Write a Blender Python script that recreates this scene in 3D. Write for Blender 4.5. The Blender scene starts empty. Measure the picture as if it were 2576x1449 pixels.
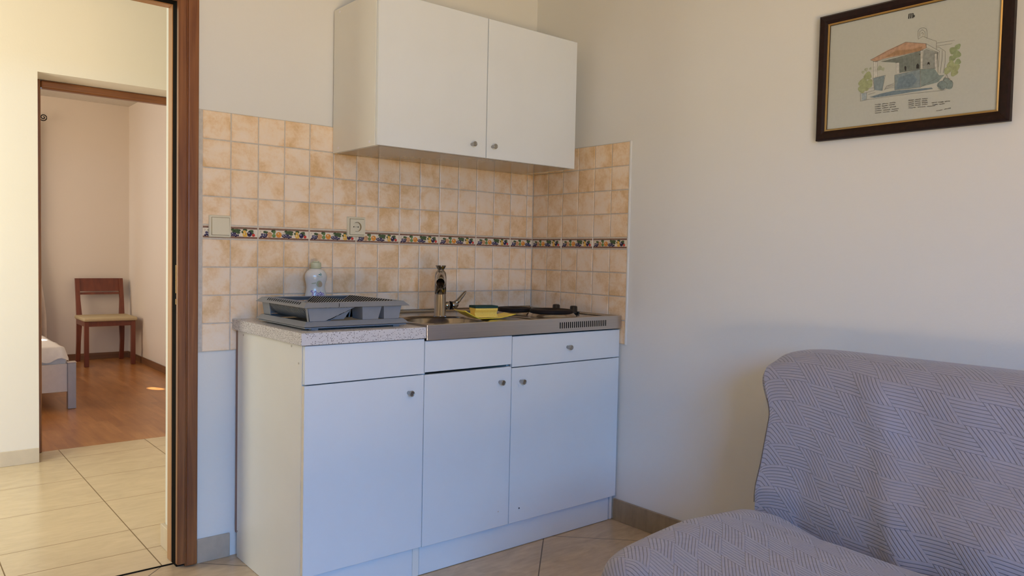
import bpy, bmesh, math, random
from mathutils import Vector, Matrix, noise
random.seed(7)
SC = bpy.context.scene
COL = SC.collection
PI = math.pi

# ------------------------------------------------------------------ materials
MATS = {}
def nmat(name):
    m = bpy.data.materials.new(name); m.use_nodes = True
    nt = m.node_tree
    b = nt.nodes['Principled BSDF']
    MATS[name] = m
    return m, nt, b
def N(nt, t, **kw):
    n = nt.nodes.new(t)
    for k, v in kw.items(): setattr(n, k, v)
    return n
def L(nt, a, b): nt.links.new(a, b)
def math_(nt, op, a, b=None, c=None):
    n = N(nt, 'ShaderNodeMath', operation=op)
    for i, v in enumerate((a, b, c)):
        if v is None: continue
        if isinstance(v, (int, float)): n.inputs[i].default_value = v
        else: L(nt, v, n.inputs[i])
    return n.outputs[0]
def mix_(nt, fac, a, b, mode='MIX'):
    n = N(nt, 'ShaderNodeMix', data_type='RGBA', blend_type=mode)
    for i, v in ((0, fac), (6, a), (7, b)):
        if isinstance(v, (int, float)): n.inputs[i].default_value = v
        elif isinstance(v, tuple): n.inputs[i].default_value = (*v, 1) if len(v) == 3 else v
        else: L(nt, v, n.inputs[i])
    return n.outputs[2]
def ramp_(nt, fac, stops, interp='LINEAR'):
    n = N(nt, 'ShaderNodeValToRGB'); cr = n.color_ramp; cr.interpolation = interp
    while len(cr.elements) > 1: cr.elements.remove(cr.elements[-1])
    cr.elements[0].position = stops[0][0]; cr.elements[0].color = (*stops[0][1], 1)
    for p, c in stops[1:]:
        e = cr.elements.new(p); e.color = (*c, 1)
    L(nt, fac, n.inputs[0]); return n.outputs[0]
def coords(nt, scale=(1, 1, 1), rot=(0, 0, 0), kind='Object'):
    t = N(nt, 'ShaderNodeTexCoord'); mp = N(nt, 'ShaderNodeMapping')
    mp.inputs['Scale'].default_value = scale; mp.inputs['Rotation'].default_value = rot
    L(nt, t.outputs[kind], mp.inputs[0]); return mp.outputs[0]
def noise_(nt, vec, scale, detail=4, rough=.55, dist=0):
    n = N(nt, 'ShaderNodeTexNoise'); n.inputs['Scale'].default_value = scale
    n.inputs['Detail'].default_value = detail; n.inputs['Roughness'].default_value = rough
    n.inputs['Distortion'].default_value = dist
    L(nt, vec, n.inputs['Vector']); return n.outputs['Fac']
def bump_(nt, b, h, strength, dist=.002):
    n = N(nt, 'ShaderNodeBump'); n.inputs['Strength'].default_value = strength
    n.inputs['Distance'].default_value = dist
    L(nt, h, n.inputs['Height']); L(nt, n.outputs[0], b.inputs['Normal']); return n
def sepv(nt, v):
    n = N(nt, 'ShaderNodeSeparateXYZ'); L(nt, v, n.inputs[0]); return n.outputs

def plain(name, col, rough=.5, metal=0, nscale=30, var=.04, bump=0, bscale=200, coat=0, spec=None):
    m, nt, b = nmat(name)
    v = coords(nt)
    f = noise_(nt, v, nscale)
    dark = tuple(c * (1 - var) for c in col); lite = tuple(min(1, c * (1 + var)) for c in col)
    L(nt, ramp_(nt, f, [(.3, dark), (.7, lite)]), b.inputs['Base Color'])
    b.inputs['Roughness'].default_value = rough; b.inputs['Metallic'].default_value = metal
    b.inputs['Coat Weight'].default_value = coat
    if spec is not None: b.inputs['Specular IOR Level'].default_value = spec
    if bump: bump_(nt, b, noise_(nt, v, bscale, 3), bump, .001)
    return m

def wall_mat(name, col):
    m, nt, b = nmat(name); v = coords(nt)
    f = noise_(nt, v, 1.2, 3)
    L(nt, ramp_(nt, f, [(.3, tuple(c * .985 for c in col)), (.7, col)]), b.inputs['Base Color'])
    b.inputs['Roughness'].default_value = .85
    b.inputs['Specular IOR Level'].default_value = .2
    bump_(nt, b, noise_(nt, v, 90, 5, .6), .25, .0015)
    return m
wall_mat('plaster', (.745, .745, .70))
wall_mat('plaster_far', (.46, .42, .36))  # unseen room walls, colour kept dark to cut bounced light
wall_mat('plaster_warm', (.81, .755, .67))
wall_mat('plaster_bedroom', (.80, .73, .64))
plain('melamine', (.73, .775, .79), .32, nscale=6, var=.012)
plain('melamine_side', (.79, .79, .73), .35, nscale=6, var=.015)
plain('edge_cream', (.80, .72, .56), .4)
plain('dark_gap', (.006, .005, .004), .95, spec=.05)
plain('rubber_black', (.008, .007, .006), .95, spec=.05)
plain('chrome', (.36, .34, .33), .08, 1, var=.01)
plain('knob_metal', (.42, .40, .37), .32, 1, var=.03)
plain('iron_black', (.018, .012, .010), .7, var=.2, bump=.1, spec=.2)
plain('switch_side_shade', (.36, .29, .15), .4)  # side wall of the socket well, its shade put into the colour
plain('bakelite', (.012, .010, .010), .3)
plain('grout', (.56, .52, .45), .9, nscale=60, var=.1, bump=.3)
plain('rack_grey', (.22, .235, .255), .42, var=.04, bump=.1, bscale=700)
plain('sponge_yellow', (.95, .66, .13), .85, nscale=400, var=.15, bump=.7, bscale=900)
plain('scour_green', (.012, .05, .045), .95, nscale=500, var=.4, bump=.8, bscale=1200)
plain('plastic_yellow', (.95, .72, .06), .35)
plain('switch_cream', (.72, .67, .50), .3, var=.01)
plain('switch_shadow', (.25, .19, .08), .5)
plain('bottle_white', (.68, .68, .64), .15, var=.02)
plain('cap_green', (.52, .54, .36), .4)
plain('ink_purple', (.10, .04, .33), .5)
plain('ink_white', (.85, .83, .9), .5)
plain('ink_green', (.02, .22, .20), .5)
plain('ink_olive', (.38, .42, .28), .5)
plain('kiwi_brown', (.42, .33, .22), .5)
plain('frame_dark', (.016, .005, .003), .5, nscale=80, var=.3, spec=.25)
plain('frame_gold', (.62, .40, .14), .3, .8)
plain('bed_metal', (.42, .42, .45), .4, .4)
plain('bed_white', (.70, .64, .58), .4)
plain('sheet', (.84, .80, .76), .85, bump=.4, bscale=40)
plain('curtain', (.50, .42, .36), .9, nscale=8, var=.1)
plain('wrought_iron', (.01, .01, .012), .5)
plain('chair_cushion', (.55, .45, .27), .75, bump=.2, bscale=500)
plain('ceiling_white', (.66, .62, .54), .9)
plain('fruit_cream', (.80, .70, .55), .25, nscale=90, var=.08)
plain('fruit_stripe', (.17, .055, .022), .3, nscale=90, var=.2)
plain('f_grape', (.035, .022, .07), .2, nscale=300, var=.6)
plain('f_leaf', (.06, .10, .035), .3, nscale=200, var=.5)
plain('f_apple', (.16, .26, .09), .25, nscale=200, var=.4)
plain('f_peach', (.60, .33, .16), .25, nscale=200, var=.25)
plain('f_orange', (.75, .30, .05), .25, nscale=200, var=.25)
plain('f_pear', (.75, .45, .09), .25, nscale=200, var=.25)
plain('f_cherry', (.60, .05, .035), .2, nscale=200, var=.3)
plain('f_high', (.75, .75, .80), .2)
for k, c in dict(paper=(.46, .48, .43), paper2=(.54, .55, .50), wash=(.17, .20, .18), wash2=(.25, .27, .25), roof=(.42, .27, .18),
                 roof2=(.33, .20, .11), blue=(.20, .26, .28), blue2=(.15, .21, .25), teal=(.20, .26, .25), sky=(.32, .38, .40),
                 green=(.25, .31, .17), green2=(.31, .35, .19), green3=(.34, .37, .27), ink=(.12, .11, .10), black=(.02, .02, .02)).items():
    plain('art_' + k, c, .5, nscale=120, var=.16 if k not in ('paper', 'black') else .02)

# wood of the door frames
def wood(name, c1, c2, axis='Z', scale=1, rough=.4, coat=.25):
    m, nt, b = nmat(name)
    s = {'Z': (60, 60, 2.2), 'Y': (60, 2.2, 60), 'X': (2.2, 60, 60)}[axis]
    v = coords(nt, tuple(k * scale for k in s))
    f = noise_(nt, v, 1, 5, .6, .6)
    g = noise_(nt, coords(nt), 3, 2)
    f2 = math_(nt, 'ADD', math_(nt, 'MULTIPLY', f, .75), math_(nt, 'MULTIPLY', g, .25))
    L(nt, ramp_(nt, f2, [(.36, c1), (.52, tuple((a + b_) / 2 for a, b_ in zip(c1, c2))), (.66, c2)]), b.inputs['Base Color'])
    b.inputs['Roughness'].default_value = rough; b.inputs['Coat Weight'].default_value = coat
    b.inputs['Coat Roughness'].default_value = .3
    bump_(nt, b, f, .2, .001)
    return m
wood('wood_frame', (.15, .045, .012), (.30, .115, .032))
wood('wood_frame_x', (.15, .045, .012), (.30, .115, .032), 'X')
wood('wood_light', (.34, .15, .05), (.50, .26, .10))
wood('wood_light_x', (.34, .15, .05), (.50, .26, .10), 'X')
wood('wood_cherry', (.13, .027, .013), (.21, .052, .022), scale=.4)
wood('wood_skirt', (.16, .075, .035), (.26, .13, .06), 'X', .5)

# tiled wall: colour from a per-tile attribute plus blotchy noise
m, nt, b = nmat('wall_tile')
at = N(nt, 'ShaderNodeAttribute', attribute_name='tid')
uvn = N(nt, 'ShaderNodeUVMap', uv_map='UVMap')
v = coords(nt)
off = N(nt, 'ShaderNodeVectorMath', operation='ADD'); L(nt, v, off.inputs[0])
sc_ = N(nt, 'ShaderNodeVectorMath', operation='SCALE'); L(nt, at.outputs['Color'], sc_.inputs[0]); sc_.inputs['Scale'].default_value = 9
L(nt, sc_.outputs[0], off.inputs[1])
f1 = noise_(nt, off.outputs[0], 13, 6, .60, .3)
f2 = noise_(nt, off.outputs[0], 110, 4, .7)
us = sepv(nt, uvn.outputs[0])
ex = math_(nt, 'ABSOLUTE', math_(nt, 'SUBTRACT', us[0], .5)); ey = math_(nt, 'ABSOLUTE', math_(nt, 'SUBTRACT', us[1], .5))
ed = math_(nt, 'MAXIMUM', ex, ey)
edf = math_(nt, 'POWER', math_(nt, 'MULTIPLY', ed, 2), 5)
fac = math_(nt, 'ADD', math_(nt, 'ADD', math_(nt, 'MULTIPLY', f1, .95), math_(nt, 'MULTIPLY', f2, .28)), math_(nt, 'MULTIPLY', edf, .05))
fac = math_(nt, 'ADD', fac, math_(nt, 'MULTIPLY', math_(nt, 'SUBTRACT', sepv(nt, at.outputs['Color'])[0], .5), .10))
c = ramp_(nt, fac, [(.42, (.88, .75, .60)), (.57, (.87, .71, .52)), (.68, (.82, .61, .38)), (.82, (.71, .48, .24))])
L(nt, c, b.inputs['Base Color'])
b.inputs['Roughness'].default_value = .30
bump_(nt, b, fac, .2, .0015)

# floor tiles -------------------------------------------------------------
def tile_floor(name, lines_fn, base, var, groutc=(.13, .10, .07), rough=.22):
    m, nt, b = nmat(name); v = coords(nt)
    xyz = sepv(nt, v)
    g = lines_fn(nt, xyz)                       # 1 on grout
    f1 = noise_(nt, coords(nt, (1, 2.2, 1)), 5, 6, .62, 1.2)
    f2 = noise_(nt, coords(nt, (3, 14, 1), (0, 0, .5)), 4, 4, .6)
    f = math_(nt, 'ADD', math_(nt, 'MULTIPLY', f1, .6), math_(nt, 'MULTIPLY', f2, .4))
    c = ramp_(nt, f, [(.35, tuple(k * (1 - var) for k in base)), (.6, base), (.75, tuple(min(1, k * (1 + var * .6)) for k in base))])
    c = mix_(nt, g, c, groutc)
    L(nt, c, b.inputs['Base Color'])
    rr = math_(nt, 'ADD', math_(nt, 'MULTIPLY', g, .6), rough); L(nt, rr, b.inputs['Roughness'])
    bump_(nt, b, math_(nt, 'SUBTRACT', 1, g), .4, .001)
def mline(nt, x, phase, pitch, w=.0032):
    t = math_(nt, 'ADD', math_(nt, 'SUBTRACT', x, phase), 100 * pitch)
    t = math_(nt, 'MODULO', t, pitch)
    d = math_(nt, 'MINIMUM', t, math_(nt, 'SUBTRACT', pitch, t))
    return math_(nt, 'LESS_THAN', d, w / 2)
def diag(nt, s):
    p = math_(nt, 'ADD', s[0], s[1]); q = math_(nt, 'SUBTRACT', s[1], s[0])
    return math_(nt, 'MAXIMUM', mline(nt, p, -.922, .655, .0055), mline(nt, q, -.167, .6367, .0055))
def corr(nt, s):
    a = mline(nt, s[0], -1.69, .45, .004); b_ = mline(nt, s[1], .504, .447, .004)
    b_ = math_(nt, 'MULTIPLY', b_, math_(nt, 'GREATER_THAN', s[1], .3))
    d = math_(nt, 'LESS_THAN', math_(nt, 'ABSOLUTE', math_(nt, 'SUBTRACT', s[1], .256)), .002)
    return math_(nt, 'MAXIMUM', math_(nt, 'MAXIMUM', a, b_), d)
tile_floor('floor_kitchen', diag, (.56, .42, .26), .22)
tile_floor('floor_corridor', corr, (.66, .53, .34), .12, (.20, .13, .06))
none = lambda nt, s: mline(nt, s[0], .0, 50)
tile_floor('skirt_tile', lambda nt, s: math_(nt, 'MULTIPLY', s[0], 0), (.47, .40, .31), .22, rough=.35)
tile_floor('skirt_tile_brown', lambda nt, s: math_(nt, 'MULTIPLY', s[0], 0), (.33, .25, .15), .3, rough=.35)
tile_floor('skirt_tile_warm', lambda nt, s: math_(nt, 'MULTIPLY', s[0], 0), (.66, .56, .42), .12, rough=.35)

m, nt, b = nmat('laminate')
v = coords(nt, (14, 1.6, 1)); f = noise_(nt, v, 1.6, 6, .6, .4)
xyz = sepv(nt, coords(nt))
row = math_(nt, 'FLOOR', math_(nt, 'DIVIDE', xyz[0], .065))
wn = N(nt, 'ShaderNodeTexWhiteNoise', noise_dimensions='2D')
cmb = N(nt, 'ShaderNodeCombineXYZ'); L(nt, row, cmb.inputs[0])
L(nt, math_(nt, 'FLOOR', math_(nt, 'DIVIDE', math_(nt, 'ADD', xyz[1], math_(nt, 'MULTIPLY', row, .23)), .42)), cmb.inputs[1]); L(nt, cmb.outputs[0], wn.inputs[0])
f = math_(nt, 'ADD', math_(nt, 'MULTIPLY', f, .8), math_(nt, 'MULTIPLY', wn.outputs[0], .2))
L(nt, ramp_(nt, f, [(.3, (.34, .135, .038)), (.55, (.46, .20, .06)), (.75, (.57, .28, .10))]), b.inputs['Base Color'])
b.inputs['Roughness'].default_value = .28

# speckled worktop
m, nt, b = nmat('worktop')
v = coords(nt)
vo = N(nt, 'ShaderNodeTexVoronoi'); vo.inputs['Scale'].default_value = 215; L(nt, v, vo.inputs['Vector'])
wn = sepv(nt, vo.outputs['Color'])
sp = math_(nt, 'MULTIPLY', math_(nt, 'LESS_THAN', vo.outputs['Distance'], .33), math_(nt, 'LESS_THAN', wn[0], .55))
vo2 = N(nt, 'ShaderNodeTexVoronoi'); vo2.inputs['Scale'].default_value = 330; L(nt, v, vo2.inputs['Vector'])
sp2 = math_(nt, 'MULTIPLY', math_(nt, 'LESS_THAN', vo2.outputs['Distance'], .35), math_(nt, 'LESS_THAN', sepv(nt, vo2.outputs['Color'])[1], .35))
c = mix_(nt, math_(nt, 'MULTIPLY', sp2, .6), (.64, .62, .61), (.28, .25, .23))
c = mix_(nt, math_(nt, 'MULTIPLY', sp, .85), c, (.075, .065, .06))
L(nt, c, b.inputs['Base Color']); b.inputs['Roughness'].default_value = .35

# brushed steel
m, nt, b = nmat('steel')
f = noise_(nt, coords(nt, (2, 2, 240)), 1.5, 4, .6)
L(nt, ramp_(nt, f, [(.3, (.54, .50, .465)), (.7, (.62, .575, .53))]), b.inputs['Base Color'])
b.inputs['Metallic'].default_value = 1; b.inputs['Roughness'].default_value = .33
b.inputs['Anisotropic'].default_value = .4
m, nt, b = nmat('steel_top')
L(nt, ramp_(nt, noise_(nt, coords(nt, (3, 80, 3)), 1.5, 4, .6), [(.3, (.36, .33, .30)), (.7, (.46, .43, .40))]), b.inputs['Base Color'])
b.inputs['Metallic'].default_value = 1; b.inputs['Roughness'].default_value = .18

# quilted cover: skewed basket-weave of stitched channels, uv in metres
m, nt, b = nmat('quilt')
uvn = N(nt, 'ShaderNodeUVMap', uv_map='UVMap')
us = sepv(nt, uvn.outputs[0])
wob = noise_(nt, coords(nt), 2.2, 1)
u0 = math_(nt, 'ADD', us[0], math_(nt, 'MULTIPLY', wob, .03)); v0 = math_(nt, 'ADD', us[1], math_(nt, 'MULTIPLY', wob, .03))
CU, CV = .088, .064
v1 = math_(nt, 'ADD', v0, math_(nt, 'MULTIPLY', u0, .10))
u1 = math_(nt, 'SUBTRACT', u0, math_(nt, 'MULTIPLY', v1, -.95))
a = math_(nt, 'DIVIDE', u1, CU); c_ = math_(nt, 'DIVIDE', v1, CV)
par = math_(nt, 'MODULO', math_(nt, 'ADD', math_(nt, 'ADD', math_(nt, 'FLOOR', a), math_(nt, 'FLOOR', c_)), 400), 2)
par = math_(nt, 'GREATER_THAN', par, .5)
def chan(x, n):
    t = math_(nt, 'FRACT', math_(nt, 'MULTIPLY', x, n))
    t = math_(nt, 'SUBTRACT', math_(nt, 'MULTIPLY', t, 2), 1)
    return math_(nt, 'SUBTRACT', 1, math_(nt, 'POWER', math_(nt, 'ABSOLUTE', t), 6.0))
h1 = chan(a, 7); h2 = chan(c_, 7)
hm = N(nt, 'ShaderNodeMix', data_type='FLOAT'); L(nt, par, hm.inputs[0]); L(nt, h1, hm.inputs[2]); L(nt, h2, hm.inputs[3])
h = hm.outputs[0]
wr = noise_(nt, coords(nt), 9, 3)
fine = noise_(nt, coords(nt), 900, 2)
c = mix_(nt, h, (.215, .205, .24), (.305, .295, .345))
L(nt, c, b.inputs['Base Color'])
b.inputs['Roughness'].default_value = .62
b.inputs['Sheen Weight'].default_value = .25
hh = math_(nt, 'ADD', h, math_(nt, 'MULTIPLY', fine, .10))
b1 = N(nt, 'ShaderNodeBump'); b1.inputs['Strength'].default_value = .85; b1.inputs['Distance'].default_value = .0022
L(nt, hh, b1.inputs['Height'])
b2 = N(nt, 'ShaderNodeBump'); b2.inputs['Strength'].default_value = .5; b2.inputs['Distance'].default_value = .02
L(nt, wr, b2.inputs['Height']); L(nt, b1.outputs[0], b2.inputs['Normal']); L(nt, b2.outputs[0], b.inputs['Normal'])
plain('piping', (.10, .065, .04), .8)
m, nt, b = nmat('window_glass')
tr = N(nt, 'ShaderNodeBsdfTransparent'); tr.inputs[0].default_value = (.96, .98, .97, 1)
gl = N(nt, 'ShaderNodeBsdfGlossy'); gl.inputs['Roughness'].default_value = .01
mx = N(nt, 'ShaderNodeMixShader'); mx.inputs[0].default_value = .06
L(nt, tr.outputs[0], mx.inputs[1]); L(nt, gl.outputs[0], mx.inputs[2]); L(nt, mx.outputs[0], nt.nodes['Material Output'].inputs[0])

# ------------------------------------------------------------------ mesh helpers
class MB:
    def __init__(self):
        self.bm = bmesh.new(); self.mats = []
        self.uv = None; self.cl = None
    def mi(self, mat):
        if mat not in self.mats: self.mats.append(mat)
        return self.mats.index(mat)
    def box(self, x0, x1, y0, y1, z0, z1, mat, bev=0, seg=1):
        vs = [self.bm.verts.new((x, y, z)) for x in (x0, x1) for y in (y0, y1) for z in (z0, z1)]
        idx = [(0, 1, 3, 2), (4, 6, 7, 5), (0, 4, 5, 1), (2, 3, 7, 6), (0, 2, 6, 4), (1, 5, 7, 3)]
        fs = [self.bm.faces.new([vs[i] for i in f]) for f in idx]
        k = self.mi(mat)
        for f in fs: f.material_index = k
        if bev:
            es = list({e for f in fs for e in f.edges})
            r = bmesh.ops.bevel(self.bm, geom=es, offset=bev, segments=seg, affect='EDGES', profile=.5)
            for f in r['faces']:
                f.material_index = k
        return self
    def quad(self, pts, mat, smooth=False):
        f = self.bm.faces.new([self.bm.verts.new(p) for p in pts]); f.material_index = self.mi(mat); f.smooth = smooth
        return f
    def prism(self, pts, d, mat):          # polygon extruded by vector d
        a = [self.bm.verts.new(p) for p in pts]; b = [self.bm.verts.new(Vector(p) + Vector(d)) for p in pts]
        k = self.mi(mat); n = len(pts)
        fs = [self.bm.faces.new(a), self.bm.faces.new(list(reversed(b)))]
        for i in range(n): fs.append(self.bm.faces.new([a[i], b[i], b[(i + 1) % n], a[(i + 1) % n]]))
        for f in fs: f.material_index = k
        return self
    def lathe(self, prof, mat, o=(0, 0, 0), ax='Z', n=32, sx=1, sy=1, smooth=True, cap=True, rot=None):
        rings = []
        for r, h in prof:
            ring = []
            for i in range(n):
                t = 2 * PI * i / n; p = Vector((r * sx * math.cos(t), r * sy * math.sin(t), h))
                if ax == 'Y': p = Vector((p.x, p.z, -p.y))
                if ax == 'X': p = Vector((p.z, p.x, p.y))
                if rot: p = rot @ p
                ring.append(self.bm.verts.new(p + Vector(o)))
            rings.append(ring)
        k = self.mi(mat)
        for a, b in zip(rings, rings[1:]):
            for i in range(n):
                f = self.bm.faces.new([a[i], a[(i + 1) % n], b[(i + 1) % n], b[i]]); f.material_index = k; f.smooth = smooth
        if cap:
            for ring, rv in ((rings[0], True), (rings[-1], False)):
                f = self.bm.faces.new(list(reversed(ring)) if rv else ring); f.material_index = k
        return self
    def tube(self, pts, r, mat, n=10, smooth=True, flat=1):
        pts = [Vector(p) for p in pts]; rings = []
        rs = r if isinstance(r, (list, tuple)) else [r] * len(pts)
        up = Vector((0, 0, 1))
        for i, p in enumerate(pts):
            d = (pts[min(i + 1, len(pts) - 1)] - pts[max(i - 1, 0)]).normalized()
            u = d.cross(up)
            if u.length < .1: u = d.cross(Vector((0, 1, 0)))
            u.normalize(); w = u.cross(d).normalized()
            rings.append([self.bm.verts.new(p + u * rs[i] * math.cos(2 * PI * j / n) + w * rs[i] * flat * math.sin(2 * PI * j / n)) for j in range(n)])
        k = self.mi(mat)
        for a, b in zip(rings, rings[1:]):
            for i in range(n):
                f = self.bm.faces.new([a[i], a[(i + 1) % n], b[(i + 1) % n], b[i]]); f.material_index = k; f.smooth = smooth
        for ring, rv in ((rings[0], True), (rings[-1], False)):
            f = self.bm.faces.new(list(reversed(ring)) if rv else ring); f.material_index = k
        return self
    def grid(self, P, mat, smooth=True, uvs=None, closed=False):
        V = [[self.bm.verts.new(p) for p in row] for row in P]
        k = self.mi(mat)
        if uvs is not None and self.uv is None: self.uv = self.bm.loops.layers.uv.new('UVMap')
        for i in range(len(V) - 1):
            for j in range(len(V[0]) - 1):
                ids = [(i, j), (i + 1, j), (i + 1, j + 1), (i, j + 1)]
                f = self.bm.faces.new([V[a][b] for a, b in ids]); f.material_index = k; f.smooth = smooth
                if uvs is not None:
                    for l, (a, b) in zip(f.loops, ids): l[self.uv].uv = uvs[a][b]
        return self
    def build(self, name, parent=None, fix=True):
        if fix: bmesh.ops.recalc_face_normals(self.bm, faces=self.bm.faces[:])
        me = bpy.data.meshes.new(name); self.bm.to_mesh(me); self.bm.free()
        for mt in self.mats: me.materials.append(MATS[mt])
        o = bpy.data.objects.new(name, me); COL.objects.link(o)
        if parent:
            o.parent = parent
            o.matrix_parent_inverse = parent.matrix_basis.inverted()
        return o

def thing(name, label, cat, loc=(0, 0, 0), group=None):
    o = bpy.data.objects.new(name, None); COL.objects.link(o); o.location = loc
    o.empty_display_size = .05
    return tag(o, label, cat, group)
def tag(o, label, cat, group=None):
    o['label'] = label; o['category'] = cat
    if group: o['group'] = group
    return o
def struct(o): o['kind'] = 'structure'; return o
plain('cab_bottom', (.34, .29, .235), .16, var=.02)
EXPO = 0.0
SPX, SPY, SSX, SSY = -1.525, 3.88, -.72, 3.80
LT = {'sky_upper': (1138.36, (0.162, 0.393, 1.0)), 'sky_horizon': (554.9, (0.15, 0.5, 1.0)), 'sunlit_ground': (1933.39, (1.0, 0.682, 0.372)), 'floor_sun_bounce': (0.0, (1, 1, 1)), 'side_light': (0.0, (1, 1, 1)), 'fill_light': (0.0, (1, 1, 1)), 'corridor_light': (32.37, (1.0, 0.992, 0.836)), 'corridor_ceiling_light': (0.0, (1, 1, 1)), 'bedroom_light': (34.4, (1.0, 0.782, 0.579)), 'bedroom_window_light': (17.02, (0.5, 0.75, 1.0))}
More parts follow.
